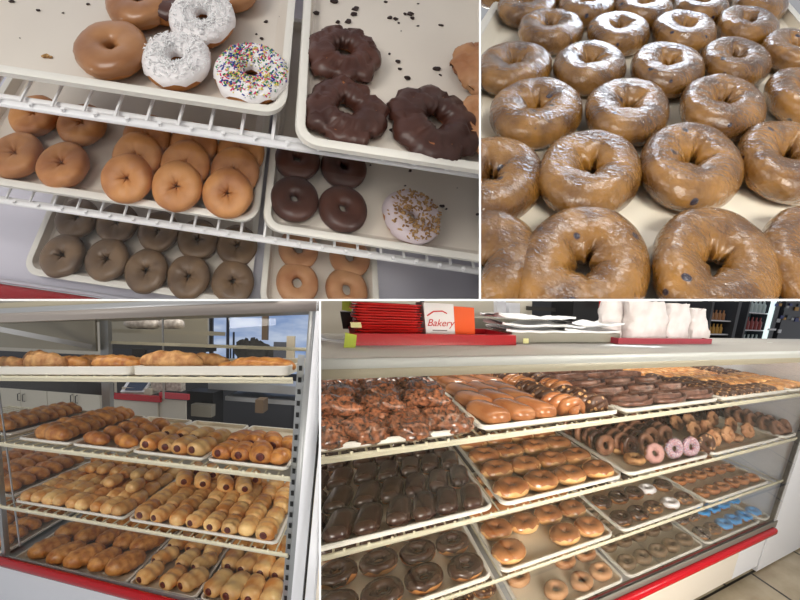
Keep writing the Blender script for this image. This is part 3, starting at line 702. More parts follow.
# second shelf
fill('C', (.09, .33, .03, .62), zt, 1, 9, 'folded_roll', 'second shelf left tray', 'folded_roll', 'pastry', 'folded golden roll', 'folded rolls standing in the left tray', ang=90, sc=1.15, jit=.007, rj=12)
fill('C', (.39, .67, .03, .48), zt, 2, 4, 'dark_roll', 'second shelf flaky pastry tray', 'flaky_pastry', 'pastry', 'flaky golden pastry with dark filling', 'flaky pastries in the second tray', ang=60, sc=1.12, jit=.010, rj=14)
fill('C', (.705, 1.03, .02, .40), zt, 4, 2, lambda i, j: 'sausage_roll', 'second shelf third tray', 'sausage_roll', 'pastry', 'sausage roll', 'sausage rolls in the third tray', ang=0, sc=1.08, jit=.006, rj=14)
fill('C', (1.07, 1.39, .02, .38), zt, 4, 2, lambda i, j: 'toasted_sausage_roll' if i < 3 else 'dark_roll', 'second shelf right tray', 'sausage_roll', 'pastry', 'large roll', 'sausage rolls in the right tray', ang=0, sc=1.12, jit=.006, rj=12)
# third shelf
zt = ZC[2]-.0225
fill('C', (.04, .63, .02, .62), zt, 9, 5, lambda i, j: 'plain_roll', 'third shelf left tray', 'dinner_roll', 'pastry', 'pale golden roll', 'rolls in the big left tray', ang=0, sc=1.03, jit=.006, rj=14)
fill('C', (.08, .60, .16, .60), zt+.055, 7, 3, lambda i, j: 'plain_roll', 'upper layer, left tray', 'dinner_roll', 'pastry', 'stacked golden roll', 'rolls in the big left tray', ang=0, sc=.95, jit=.012, skip=((0, 0), (1, 0), (2, 0), (3, 0), (5, 0), (0, 1)))
fill('C', (.685, 1.35, .02, .62), zt, 8, 5, lambda i, j: 'sausage_roll_small' if (i+j*3) % 4 != 2 else 'plain_roll', 'third shelf right tray', 'sausage_roll', 'pastry', 'small sausage roll', 'sausage rolls in the big right tray', ang=0, sc=1.15, jit=.007, rj=12)
fill('C', (.72, 1.15, .34, .60), zt+.05, 4, 2, lambda i, j: 'sausage_roll_small', 'upper layer, right tray', 'sausage_roll', 'pastry', 'stacked sausage roll', 'sausage rolls in the big right tray', ang=20, sc=1.2, jit=.02)
# bottom deck
zt = ZC[3]-.0225
fill('C', (.04, .64, .02, .60), zt, 5, 3, lambda i, j: 'croissant', 'bottom left tray', 'flaky_roll', 'pastry', 'long ridged flaky roll', 'flaky rolls in the bottom left tray', ang=-22.5, sc=.92, jit=.012, rj=12)
fill('C', (.68, 1.0, .02, .60), zt, 3, 4, lambda i, j: 'sausage_roll', 'bottom middle tray', 'sausage_roll', 'pastry', 'sausage roll', 'sausage rolls in the bottom middle tray', ang=-15, sc=1.05, jit=.010, rj=14)
fill('C', (1.03, 1.37, .02, .60), zt, 4, 3, lambda i, j: 'kolache', 'bottom right tray', 'sausage_roll', 'pastry', 'long sausage roll', 'sausage rolls in the bottom right tray', ang=0, sc=1.08, jit=.007, rj=12)

# room behind the pastry case
def sbox(root, name, k, u0, v0, u1, v1, y, dp, m, **kw):     # upright box whose front face, at depth y, spans those corners
    a = pt(k, u0, v1, 1, y); b = pt(k, u1, v1, 1, y); c = pt(k, (u0+u1)/2, v0, 1, y)
    zb = min(a.z, b.z) if abs(a.z-b.z) < .02 else (a.z+b.z)/2
    mb = MB().box((a.x, y, zb), (b.x, y+dp, c.z))
    return part(root, name, mb, m, False, **kw)
def sthing(k, name, u0, v0, u1, v1, y, dp, m, label, cat, group=None, kind=None):
    a = pt(k, u0, v1, 1, y); b = pt(k, u1, v1, 1, y); c = pt(k, (u0+u1)/2, v0, 1, y); zb = (a.z+b.z)/2
    return solo(k, name, MB().box((a.x, y, zb), (b.x, y+dp, c.z)), m, ((a.x+b.x)/2, y, zb), label, cat, group, kind, False)
solo('C', 'wall_back', MB().box((-7, 4.0, -1.6), (4, 4.05, 3.0)), 'wall_grey', (0, 4, -1.6), kind='structure', smooth=False)
solo('C', 'floor', MB().box((-7, .9, -1.45), (4, 4.0, -1.4)), 'tray_cream', (0, 2, -1.45), kind='structure', smooth=False)
wn = thing('C', 'shop_window', pt('C', 250, 372, 1, 3.6), 'big shop window with blue cloudy sky behind the bread', 'window')
sbox(wn, 'pane', 'C', 206, 290, 312, 372, 3.6, .02, 'window_sky', label='pane full of pale blue sky')
sbox(wn, 'mullion', 'C', 209, 290, 212.5, 372, 3.5, .04, 'dark_metal')
t = thing('C', 'utility_pole', pt('C', 227, 366, 1, 3.4), 'tall dark utility pole with a crossarm outside the window', 'pole')
sbox(t, 'mast', 'C', 226, 303, 228.4, 366, 3.4, .03, 'pole_dark'); sbox(t, 'crossarm', 'C', 219, 312.5, 237, 314.5, 3.39, .02, 'pole_dark')
sthing('C', 'utility_pole', 232.4, 332, 234, 366, 3.42, .02, 'pole_dark', 'thin shorter pole right of the tall utility pole', 'pole')
sthing('C', 'utility_pole', 229.6, 346, 230.8, 366, 3.42, .02, 'pole_dark', 'shortest thin post between the two utility poles', 'pole')
sthing('C', 'support_column', 261.5, 290, 267, 340, 3.3, .08, 'brick_tan', 'brown column hanging down over the tree outside', 'column')
def tree(u0, u1, v0, v1, y):
    a = pt('C', u0, v1, 1, y); b = pt('C', u1, v0, 1, y); mb = MB(); rnd = random.Random(5)
    for q in range(16):
        cx = a.x+(b.x-a.x)*rnd.uniform(.12, .88); cz = a.z+(b.z-a.z)*rnd.uniform(.0, .72); r = (b.z-a.z)*rnd.uniform(.2, .3)
        v = []; f = []
        for i in range(9):
            for j in range(12):
                th = math.pi*i/8; ph = 2*math.pi*j/12; k = r*(1+.25*rnd.uniform(-1, 1)); v.append((cx+k*math.sin(th)*math.cos(ph), y+k*math.sin(th)*math.sin(ph)*.5, cz+k*math.cos(th)))
        for i in range(8):
            for j in range(12): f.append((i*12+j, i*12+(j+1) % 12, (i+1)*12+(j+1) % 12, (i+1)*12+j))
        mb.add(v, f)
    solo('C', 'dark_tree', mb, 'tree_dark', ((a.x+b.x)/2, y, a.z), 'dark rounded tree seen outside through the shop window', 'tree')
tree(234, 279, 336, 372, 3.35)
sthing('C', 'outbuilding', 273, 342, 286, 372, 3.2, .05, 'building', 'small grey building beside the dark tree outside', 'building')
sthing('C', 'cream_upright', 286, 336, 294, 362, 1.2, .03, 'tray_cream', 'short cream upright board next to the slotted strip', 'board')
# cabinets, counter, rack
t = thing('C', 'wall_cabinet', (-1.7, 2.2, -.5), 'white wall cabinet with double doors behind the case', 'cabinet')
sbox(t, 'body', 'C', -30, 378, 101, 416, 2.25, .3, 'cabinet')
for i, (a, b) in enumerate(((3, 21.3), (21.7, 47.6), (48.2, 74), (74.4, 100))):
    d = sbox(t, 'door', 'C', a, 379, b, 414.5, 2.23, .018, 'cabinet')
    hx = b-2.2 if i % 2 == 0 else a+2.2
    p = pt('C', hx, 397+i*.8, 1, 2.22)
    part(t, 'handle', MB().tube([(p.x, 2.23, p.z+.045), (p.x, 2.20, p.z+.04), (p.x, 2.20, p.z-.04), (p.x, 2.23, p.z-.045)], .006, 6), 'dark_metal', parent=d)
t = thing('C', 'sales_counter', pt('C', 150, 430, 1, 1.9), 'cream counter with a red edged top behind the case', 'counter')
sbox(t, 'body', 'C', 111, 401, 158, 440, 1.90, .02, 'wall_cream'); sbox(t, 'end_panel', 'C', 158.4, 400, 186, 440, 1.93, .02, 'wall_cream')
sbox(t, 'top', 'C', 108, 394.5, 160, 400.5, 1.88, .04, 'red_rail', label='red counter edge'); sbox(t, 'top_return', 'C', 159, 393.5, 188, 399, 1.9, .04, 'apple_panel')
t = thing('C', 'cash_register', pt('C', 136, 394, 1, 2.0), 'white register with a dark tilted screen on the red counter', 'cash register')
a = pt('C', 122, 393, 1, 2.0); b = pt('C', 170, 393, 1, 2.0)
sbox(t, 'base', 'C', 122, 388, 150, 394, 2.0, .2, 'cabinet')
q = [pt('C', 120, 392, 1, 1.98), pt('C', 143, 392, 1, 1.98), pt('C', 152, 380, 1, 2.08), pt('C', 128, 380, 1, 2.08)]
part(t, 'bezel', MB().add(q+[p+Vector((0, .02, -.01)) for p in q], [(0, 1, 2, 3), (7, 6, 5, 4), (0, 4, 5, 1), (1, 5, 6, 2), (2, 6, 7, 3), (3, 7, 4, 0)]), 'white_panel', False)
q = [pt('C', 124.5, 390.3, 1, 1.977), pt('C', 142, 390.5, 1, 1.977), pt('C', 148.6, 382, 1, 2.057), pt('C', 130, 381.8, 1, 2.057)]
part(t, 'screen', MB().add(q+[p+Vector((0, .004, 0)) for p in q], [(0, 1, 2, 3), (7, 6, 5, 4), (0, 4, 5, 1), (1, 5, 6, 2), (2, 6, 7, 3), (3, 7, 4, 0)]), 'screen', False)
for u0, u1, ds in ((151, 165, 'left'), (166, 181, 'right')): sthing('C', 'pastry_bag', u0, 381, u1, 391, 2.05, .1, 'plastic_bag', f'crinkled plastic bag on the red counter, the {ds} one', 'bag')
for u0, u1, ds in ((124, 158, 'left, fuller one'), (159, 182, 'right, shorter one')):
    a = pt('C', u0, 329, 1, 1.1); b = pt('C', u1, 329, 1, 1.1); c = pt('C', u1, 318, 1, 1.1); L = b.x-a.x
    mb = blob(L, .12, (c.z-a.z)*1.2, 26, 18, 6, .8, fn=lambda s, t_: 1+.16*N3(s*9, t_*3, L)); mb.v = [Vector((a.x+L/2+v.y, 1.12+v.x, a.z+v.z*.85)) for v in mb.v]
    solo('C', 'plastic_bag', mb, 'plastic_bag', (a.x+L/2, 1.1, a.z), 'clear crinkled bag of supplies on the shelf behind the case, '+ds, 'bag')
sthing('C', 'wall_shelf', 112, 330, 210, 334, 1.05, .3, 'beige_lip', 'beige shelf board under the crinkled plastic bags', 'shelf')
sthing('C', 'wall_panel', 100, 312, 207, 344, 1.6, .04, 'beige_lip', 'beige panelling behind the plastic bags', 'wall panel')
sthing('C', 'storage_shelf', 112, 345, 206, 350, 2.4, .3, 'dark_metal', 'dark shelf seen above the breads behind the case', 'shelf')
sthing('C', 'price_holder', 132, 349, 145, 358, .38, .02, 'black', 'small black price card holder behind the breads', 'price holder')
sthing('C', 'upper_wall_board', -40, 296, 108, 352, 2.4, .05, 'wall_cream', 'pale board on the wall above the white cabinets', 'wall panel')
t = thing('C', 'wire_basket_rack', pt('C', 200, 440, 1, 2.2), 'black wire rack with a basket of packets behind the counter', 'rack')
sbox(t, 'frame', 'C', 187, 392, 213, 440, 2.35, .3, 'black'); sbox(t, 'basket', 'C', 191, 405, 211, 416, 2.2, .12, 'counter_grey', label='wire basket of pale packets')
for u0, u1, v0, v1, ds, m in ((208, 302, 384, 392, 'upper bluish work table', 'steel_light'), (225, 300, 399, 403, 'lower bluish work table', 'steel_light')):
    sthing('C', 'work_table', u0, v0, u1, v1, 2.6, .5, m, ds+' in the dark area behind the right trays', 'table')
sthing('C', 'cardboard_box', 255, 400, 263, 413, 2.3, .2, 'brick_tan', 'brown cardboard box standing under the work table', 'box')

# ================================================================== D: long doughnut counter
ZD = (0, -.232, -.4685, -.716); X0 = -.35
cd = thing('D', 'display_counter', (1, .3, -1.11), 'long doughnut counter with glass front, grey top and red bumper rail', 'display case')
part(cd, 'counter_top', MB().box((X0-.3, -.05, .158), (4.2, .46, .174)), 'counter_gloss')
part(cd, 'front_lip', MB().add([(X0-.3, -.062, .165), (4.2, -.062, .132), (4.2, -.05, .132), (X0-.3, -.05, .165), (X0-.3, -.062, .178), (4.2, -.062, .168), (4.2, -.05, .168), (X0-.3, -.05, .178)], [(3, 2, 1, 0), (4, 5, 6, 7), (0, 1, 5, 4), (2, 3, 7, 6), (3, 0, 4, 7), (1, 2, 6, 5)]), 'grey_lip')
part(cd, 'under_lip', MB().add([(X0-.3, -.052, .146), (4.2, -.052, .108), (4.2, -.04, .108), (X0-.3, -.04, .146), (X0-.3, -.052, .166), (4.2, -.052, .14), (4.2, -.04, .14), (X0-.3, -.04, .166)], [(3, 2, 1, 0), (4, 5, 6, 7), (0, 1, 5, 4), (2, 3, 7, 6), (3, 0, 4, 7), (1, 2, 6, 5)]), 'beige_lip')
part(cd, 'rear_guard', MB().box((X0-.3, .12, .174), (4.2, .123, .186)), 'glass_light', False)
part(cd, 'deck', MB().box((X0, .0, -.765), (2.10, .72, -.742)), 'steel_light')
part(cd, 'sill', MB().box((X0, -.035, -.765), (2.10, 0, -.742)), 'dark_metal')
part(cd, 'glass_channel', MB().box((X0, -.041, -.768), (2.10, -.036, -.727)), 'channel_grey')
part(cd, 'bumper_rail', MB().tube([(X0, -.050, -.776), (2.062, -.050, -.776), (2.075, -.050, -.776), (2.081, -.05, -.776)], [.021, .021, .016, .006], 18), 'red_rail', label='glossy red bumper rail')
part(cd, 'base_panel', MB().box((X0, -.012, -1.06), (1.86, .0, -.765)), 'beige_panel')
part(cd, 'base_panel', MB().box((1.86, -.012, -1.06), (2.10, .0, -.765)), 'white_panel', label='brighter white base panel')
part(cd, 'toe_kick', MB().box((X0, .06, -1.115), (2.10, .07, -1.06)), 'black')
part(cd, 'rear_wall', MB().box((X0, .70, -.745), (2.12, .71, .112)), 'dark_metal')
part(cd, 'end_cabinet', MB().box((2.112, -.014, -1.105), (3.9, .72, .135)), 'white_panel', label='white end cabinet')
part(cd, 'edge_trim', MB().box((2.098, -.018, -.765), (2.112, .0, .13)), 'black', label='dark edge strip')
part(cd, 'front_glass', MB().box((X0, -.034, -.742), (2.10, -.030, .135)), 'glass', False)
def strip_light(name, k, p, q, tgt, wd, power, col):
    a = W2(k, p); b = W2(k, q); c = (a+b)/2; d = bpy.data.lights.new(name, 'AREA'); d.shape = 'RECTANGLE'; d.size = (b-a).length; d.size_y = wd; d.energy = power; d.color = col
    o = bpy.data.objects.new(name, d); C.objects.link(o); x = (b-a).normalized(); z = (c-W2(k, tgt)).normalized(); z = (z-x*z.dot(x)).normalized(); y = z.cross(x)
    o.matrix_world = Matrix((x, y, z)).transposed().to_4x4(); o.location = c
strip_light('case_lamp_counter', 'D', (0, .02, .11), (2.08, .02, .09), (1.04, .45, 0), .02, 1.4, (1.0, .90, .74))
strip_light('case_lamp_pastry', 'C', (.0, .03, .52), (1.4, .03, .58), (.7, .4, -.3), .02, .8, (1.0, .92, .78))
DN = ('top', 'second', 'third', 'bottom')
for j in range(3): rack('D', X0, 2.09, .0, .66, ZD[j]-.025, f'cream wire shelf, {("uppermost", "middle", "lowest")[j]} of three in the long counter', 'wire_cream', .05, .0035, .013, .006)
f = MB(); f.box((-6, -4, -1.14), (9, 6, -1.115))
fl = solo('D', 'floor', f, 'floor_tile', (0, 0, -1.115), kind='structure', smooth=False)
at = fl.data.attributes.new('uvw', 'FLOAT_VECTOR', 'POINT')
for i, p in enumerate(f.v): at.data[i].vector = (p.x+.46*.5+.001-2.315+4.6, p.y+4.6, 0)
# tray table: shelf, x0, x1, label
TR = {}
def T(j, i, x0, x1, label): TR[(j, i)] = (x0+.008, x1-.008); tray('D', x0+.004, x1-.004, -.012, .64, ZD[j], label, h=.022)
T(0, 0, 0.0, .461, 'cream tray on the top shelf heaped with nutty fritters'); T(0, 1, .467, .921, 'cream tray on the top shelf with glazed twists and chocolate twists')
T(0, 2, .93, 1.40, 'cream tray on the top shelf with flat chocolate swirls'); T(0, 3, 1.41, 1.885, 'cream tray on the top shelf with dark and golden strips'); T(0, 4, 1.895, 2.09, 'cream tray at the right end of the top shelf')
T(1, 0, .03, .505, 'cream tray on the second shelf with chocolate bars'); T(1, 1, .52, .968, 'cream tray on the second shelf with round glazed buns')
T(1, 2, .98, 1.42, 'cream tray on the second shelf with standing doughnuts and a pink one'); T(1, 3, 1.43, 1.945, 'cream tray on the second shelf with scattered leaning twists'); T(1, 4, 1.95, 2.09, 'cream tray at the right end of the second shelf')
T(2, 0, .02, .495, 'cream tray on the third shelf with chocolate ring doughnuts'); T(2, 1, .515, .961, 'cream tray on the third shelf with glazed buns')
T(2, 2, .99, 1.468, 'cream tray on the third shelf with white and dark ring doughnuts'); T(2, 3, 1.475, 1.96, 'cream tray on the third shelf with tan ring doughnuts')
T(3, 0, .10, .585, 'cream tray on the bottom deck with nutty chocolate doughnuts'); T(3, 1, .60, 1.048, 'cream tray on the bottom deck with tan doughnuts at its front')
T(3, 2, 1.06, 1.535, 'cream tray on the bottom deck with rows of grey-brown doughnuts'); T(3, 3, 1.545, 2.0, 'cream tray on the bottom deck with speckled and blue doughnuts')
T(3, 4, 2.004, 2.095, 'cream tray sliver at the right end of the bottom deck')
def box(j, i, m=.012, y0=.02, y1=.62): a, b = TR[(j, i)]; return (a+m, b-m, y0-.02, y1)
def zf(j): return ZD[j]-.0205
# top shelf
fill('D', box(0, 0), zf(0), 5, 6, 'fritter', 'top shelf left tray', 'nut_fritter', 'pastry', 'dark nutty glazed fritter', 'nutty fritters', ang=22.5, jit=.008, sc=1.0, rj=12)
fill('D', box(0, 0, .012, .12, .60), zf(0)+.030, 4, 4, 'fritter', 'upper layer of the left tray', 'nut_fritter', 'pastry', 'heaped nutty fritter', 'nutty fritters', ang=22.5, jit=.012, sc=.9, rj=25)
fill('D', (.485, .70, .02, .62), zf(0), 3, 5, lambda i, j: 'glazed_bar', 'top shelf second tray', 'glazed_bar', 'pastry', 'plain glazed bar', 'glazed bars on the top shelf', ang=12, jit=.006, sc=.95)
fill('D', (.70, .91, .02, .62), zf(0), 2, 6, lambda i, j: 'choc_twist' if (i+j) % 3 else 'glazed_twist', 'second tray, right half', 'chocolate_twist', 'pastry', 'glazed chocolate-topped twist', 'chocolate twists on the top shelf', ang=20, jit=.006, sc=.92)
fill('D', box(0, 2, .0), zf(0), 3, 5, lambda i, j: 'swirl' if j > 0 else 'swirl', 'top shelf third tray', 'chocolate_swirl', 'pastry', 'flat chocolate swirl', 'chocolate swirls on the top shelf', jit=.006, tilt=-10, zup=.006)
fill('D', box(0, 3, .005), zf(0), 8, 6, lambda i, j: 'strip_dark' if i+j*1.2 < 4.5 or j == 0 and i < 7 else 'strip_gold', 'top shelf fourth tray', 'iced_strip', 'pastry', 'narrow iced strip', 'iced strips on the top shelf', ang=0, jit=.005, sc=1.0)
fill('D', (1.905, 2.085, .02, .62), zf(0), 3, 6, lambda i, j: 'strip_gold' if j < 3 else 'strip_dark', 'top shelf end tray', 'iced_strip', 'pastry', 'golden strip', 'golden strips at the end of the top shelf', jit=.005)
# second shelf
fill('D', box(1, 0, .004), zf(1), 7, 5, 'choc_bar', 'second shelf left tray', 'chocolate_bar', 'pastry', 'chocolate iced bar', 'chocolate bars on the second shelf', ang=-8, jit=.005, sc=1.0)
fill('D', box(1, 1, .004), zf(1), 4, 5, lambda i, j: ('glazed_bun' if j < 4 else 'bun_dark'), 'second shelf second tray', 'glazed_bun', 'doughnut', 'round glazed bun', 'glazed buns on the second shelf', jit=.005, sc=1.0)
st = box(1, 2, .006, .10, .60)
fill('D', st, zf(1), 5, 11, lambda i, j: 'brown_ring' if (i*5+j) % 3 else 'choc_cake_ring', 'second shelf third tray', 'brown_doughnut', 'doughnut', 'standing brown ring', 'standing brown doughnuts', tilt=70, jit=.004, rj=0, skip=((0, 0), (0, 1), (1, 0), (2, 0), (3, 0), (4, 0), (4, 1), (3, 1)))
for u, v, kd, nm, tl, ds in ((634, 461, 'cream_ring', 'cream_doughnut', 0, 'pale cream ring lying flat at the tray front'), (620, 451, 'cream_ring', 'cream_doughnut', 0, 'pale cream ring lying flat behind the front cream one'), (650, 456, 'pink_ring', 'pink_doughnut', 60, 'pink iced doughnut leaning upright among the brown ones'),
                             (669, 451, 'speckled_ring', 'sprinkled_doughnut', 70, 'pink speckled doughnut standing right of the pink one'), (685, 449, 'speckled_ring', 'sprinkled_doughnut', 70, 'speckled doughnut standing next to the yellow one'), (701, 446, 'nut_ring', 'yellow_doughnut', 60, 'yellow topped speckled doughnut at the tray corner')):
    p = pt('D', u, v, 2, zf(1)+.005)
    if tl: p = pt('D', u, v+6, 2, zf(1))
    good('D', kd, (p.x, p.y, zf(1)), nm, ds, 'doughnut', None, tilt=tl, tdir=-10 if tl else 0)
rnd = random.Random(11)
for i in range(13):
    j = i//4; x = 1.56+.085*(i % 4)+rnd.uniform(-.01, .01); y = .07+.10*j+rnd.uniform(-.01, .01)
    good('D', 'cinnamon_lump', (x, y+.02, zf(1)), 'leaning_twist', f'leaning brown twist, {nth(i % 4, 4)} in {rowname(j, 4)}, second shelf fourth tray', 'doughnut', 'leaning twists on the second shelf', tilt=(50, 60, 0, 55)[i % 4], sc=.8, ang=i*30)
fill('D', (1.47, 2.05, .34, .62), zf(1), 8, 5, 'choc_cake_ring', 'back of second shelf right', 'chocolate_doughnut', 'doughnut', 'dark standing ring', 'standing dark rings at the back right', tilt=70, jit=.004)
fill('D', (1.955, 2.085, .03, .33), zf(1), 2, 5, 'brown_ring', 'second shelf end tray', 'tan_doughnut', 'doughnut', 'tan leaning ring', 'tan rings at the second shelf end', tilt=50, jit=.004)
# third shelf
fill('D', box(2, 0, .004), zf(2), 4, 5, 'choc_ring', 'third shelf left tray', 'chocolate_ring_doughnut', 'doughnut', 'chocolate iced ring', 'chocolate rings on the third shelf', jit=.006, sc=1.1, skip=((0, 4), (1, 4)))
fill('D', box(2, 1, .004), zf(2), 4, 5, lambda i, j: 'glazed_bun' if j < 2 else 'maple_bun' if 0 else 'glazed_bun', 'third shelf second tray', 'glazed_bun', 'doughnut', 'shiny glazed bun', 'glazed buns on the third shelf', jit=.006, skip=((1, 0),))
def k22(i, j):
    if (i, j) in ((3, 0), (2, 2), (3, 1)): return ('white_ring', 'white_doughnut', 'white iced ring')
    if (i, j) in ((2, 0), (4, 0)): return ('nut_ring', 'nut_doughnut', 'nut-topped iced ring')
    return 'choc_ring'
fill('D', box(2, 2, .004), zf(2), 5, 5, k22, 'third shelf third tray', 'chocolate_ring_doughnut', 'doughnut', 'dark glossy ring', 'dark rings on the third shelf', jit=.005, sc=.92, skip=((3, 3), (4, 3), (4, 2)))
fill('D', box(2, 3, .004), zf(2), 6, 5, lambda i, j: 'glazed_ring', 'third shelf right tray', 'tan_ring_doughnut', 'doughnut', 'golden tan ring', 'tan rings on the third shelf', jit=.004, sc=.86)
# bottom deck
fill('D', box(3, 0, .004), zf(3), 5, 5, lambda i, j: 'nut_ring', 'bottom deck left tray', 'nut_doughnut', 'doughnut', 'nutty chocolate ring', 'nutty chocolate rings on the bottom deck', jit=.005, sc=.98)
fill('D', box(3, 1, .004), zf(3), 4, 5, 'tan_ring', 'bottom deck second tray', 'tan_doughnut', 'doughnut', 'tan glazed ring', 'tan rings on the bottom deck', jit=.007, sc=1.05, skip=((0, 0), (1, 1), (3, 2)))
fill('D', box(3, 2, .004), zf(3), 5, 5, 'dark_ring', 'bottom deck third tray', 'grey_brown_doughnut', 'doughnut', 'grey-brown cake ring', 'grey-brown rings on the bottom deck', jit=.003, sc=1.02)
def k33(i, j):
    if i >= 2: return ('blue_ring', 'blue_doughnut', 'bright blue iced ring')
    if i == 1 and j == 0: return ('nut_ring', 'nut_doughnut', 'crumb-topped brown ring')
    return 'speck_choc_ring'
fill('D', box(3, 3, .004), zf(3), 5, 5, k33, 'bottom deck right tray', 'speckled_doughnut', 'doughnut', 'coconut-speckled dark ring', 'rings in the bottom right tray', jit=.004, sc=.96)

fill('D', (2.008, 2.09, .0, .5), zf(3), 1, 4, 'blue_ring', 'bottom deck end', 'blue_doughnut', 'doughnut', 'bright blue iced ring', 'blue rings at the deck end', sc=.9)

# on and behind the counter
yc = .16
def zc(u, v): return pt('D', u, v, 1, yc)
t = thing('D', 'red_serving_tray', zc(433, 352), 'long glossy red tray on the counter under the basket stack', 'tray')
a = zc(357, 348); b = zc(510, 348)
part(t, 'pan', MB().box((a.x, yc-.01, .176), (b.x, yc+.20, .182)), 'red_tray', False)
g = MB()
for x0_, x1_, y0_, y1_ in ((a.x, b.x, yc-.02, yc-.01), (a.x, b.x, yc+.20, yc+.21), (a.x-.01, a.x, yc-.02, yc+.21), (b.x, b.x+.01, yc-.02, yc+.21)): g.box((x0_, y0_, .176), (x1_, y1_, .203))
part(t, 'rim', g, 'red_tray', False)
a = pt('D', 355, 330, 1, .19); b = pt('D', 424, 330, 1, .19)
for i in range(12):
    z = .184+i*.0062; fx = .003*((i*7) % 3-1)
    g = MB(); o1 = rrect(a.x+fx, b.x+fx, .185, .345, .025); o2 = rrect(a.x+.012+fx, b.x-.012+fx, .195, .335, .02); n = len(o1)
    v = [(x, y, z+.014) for x, y in o1]+[(x, y, z+.0165) for x, y in o1]+[(x, y, z+.0165) for x, y in o2]+[(x, y, z+.002) for x, y in o2]+[(x, y, z) for x, y in o2]
    f = [(q*n+c, q*n+(c+1) % n, (q+1)*n+(c+1) % n, (q+1)*n+c) for q in range(4) for c in range(n)]+[tuple(range(3*n, 4*n)), tuple(reversed(range(4*n, 5*n)))]
    solo('D', 'red_basket', g.add(v, f), 'red_basket', ((a.x+b.x)/2, .26, z), f'red plastic basket in the nested stack, {("bottom one" if i == 0 else "topmost one" if i == 11 else ORD[i]+" from the bottom")}', 'basket', 'nested red baskets')
t = thing('D', 'pastry_box', pt('D', 450, 334, 1, .24), 'white bakery carton with an orange side standing on the red tray', 'box')
a = pt('D', 426, 331, 1, .19); b = pt('D', 455, 331, 1, .19); c = pt('D', 475, 331, 1, .19); tz = pt('D', 440, 303.5, 1, .19).z
part(t, 'white_face', MB().box((a.x, .19, .184), (b.x, .30, tz)), 'box_white', False)
part(t, 'orange_side', MB().box((b.x+.0005, .19, .184), (c.x, .30, tz-.006)), 'box_orange', False, label='orange side panel')
def text(root, name, s, size, loc, m, shear=0, k='D'):
    cu = bpy.data.curves.new(name, 'FONT'); cu.body = s; cu.size = size; cu.shear = shear; cu.extrude = .0004; cu.align_x = 'CENTER'; cu.align_y = 'CENTER'; cu.materials.append(MATS[m])
    tmp = bpy.data.objects.new('tmp', cu); C.objects.link(tmp); dg = bpy.context.evaluated_depsgraph_get(); me = bpy.data.meshes.new_from_object(tmp.evaluated_get(dg)); bpy.data.objects.remove(tmp)
    mb = MB().add([(loc[0]+p.co.x, loc[1]-p.co.z, loc[2]+p.co.y) for p in me.vertices], [tuple(p.vertices) for p in me.polygons])
    return part(root, name, mb, m, False)
mx = (a.x+b.x)/2; hz = (tz-.184); wx = b.x-a.x
text(t, 'lettering', 'Bakery', .062*wx/.19, (mx, .1885, .184+hz*.47), 'text_red', .35)
part(t, 'swash', MB().tube([(mx-wx*.42, .1885, .184+hz*.66), (mx-wx*.2, .1885, .184+hz*.78), (mx+wx*.1, .1885, .184+hz*.80), (mx+wx*.25, .1885, .184+hz*.74)], .0018, 6), 'text_red')
part(t, 'small_print', MB().box((mx-wx*.28, .1885, .184+hz*.26), (mx+wx*.22, .1895, .184+hz*.285)).box((mx-wx*.12, .1885, .184+hz*.14), (mx+wx*.1, .1895, .184+hz*.165)), 'text_grey', False)
# notes
def note(u, v, wd, ht, y, m, label, tw=0):
    p = pt('D', u, v, 1, y); mb = MB().box((-wd/2, 0, -ht/2), (wd/2, .002, ht/2)); R = Matrix.Rotation(tw, 3, 'Y')
    mb.v = [R @ q+p for q in mb.v]; solo('D', 'paper_note', mb, m, p, label, 'note', smooth=False)
note(350, 344, .022, .045, .12, 'note_green', 'green paper note leaning at the left end of the red tray', .25)
note(347, 305, .022, .03, .3, 'note_green', 'green note behind, above the dark box at the far left', .2)
note(356, 325, .022, .012, .17, 'note_yellow', 'yellow note slip at the foot of the red basket stack')
note(526, 341, .018, .015, .195, 'note_yellow', 'small yellow sticker on the front of the grey bin')
sthing('D', 'dark_holder', 343, 312, 355, 329, .36, .05, 'dark_metal', 'dark grey napkin holder left of the red baskets', 'holder')
# grey bin with paper sheets
t = thing('D', 'grey_bin', pt('D', 560, 345, 1, .22), 'shallow grey bin on the counter holding a pile of papers', 'bin')
a = pt('D', 512, 345, 1, .2); b = pt('D', 619, 345, 1, .2)
part(t, 'bin_body', MB().box((a.x, .20, .176), (b.x, .204, .208)).box((a.x, .38, .176), (b.x, .384, .208)).box((a.x, .2, .176), (a.x+.004, .38, .208)).box((b.x-.004, .2, .176), (b.x, .38, .208)).box((a.x, .2, .176), (b.x, .38, .179)), 'counter_grey', False)
def sheet(x0, x1, y0, y1, z, sd, amp, label):
    n = 26; m_ = 14; v = []; f = []
    for i in range(n+1):
        for j in range(m_+1):
            x = x0+(x1-x0)*i/n; y = y0+(y1-y0)*j/m_; zz = z+amp*(N3(x*9+sd, y*9, sd)+.5*N3(x*22, y*22+sd, sd))*1.0+amp*.7*(abs(2*i/n-1)**4)
            v.append((x, y+.02*N3(x*8, sd, 1), zz))
    for i in range(n):
        for j in range(m_): a_ = i*(m_+1)+j; f.append((a_, a_+m_+1, a_+m_+2, a_+1))
    nn = len(v); v += [(p[0], p[1], p[2]-.006) for p in v]; f += [tuple(reversed([q+nn for q in g_])) for g_ in f]
    for i in range(n):
        for j in (0, m_):
            q = i*(m_+1)+j; f.append((q, q+nn, q+m_+1+nn, q+m_+1))
    solo('D', 'paper_sheets', MB().add(v, f), 'paper', ((x0+x1)/2, (y0+y1)/2, z), label, 'paper', 'white papers piled on the bin')
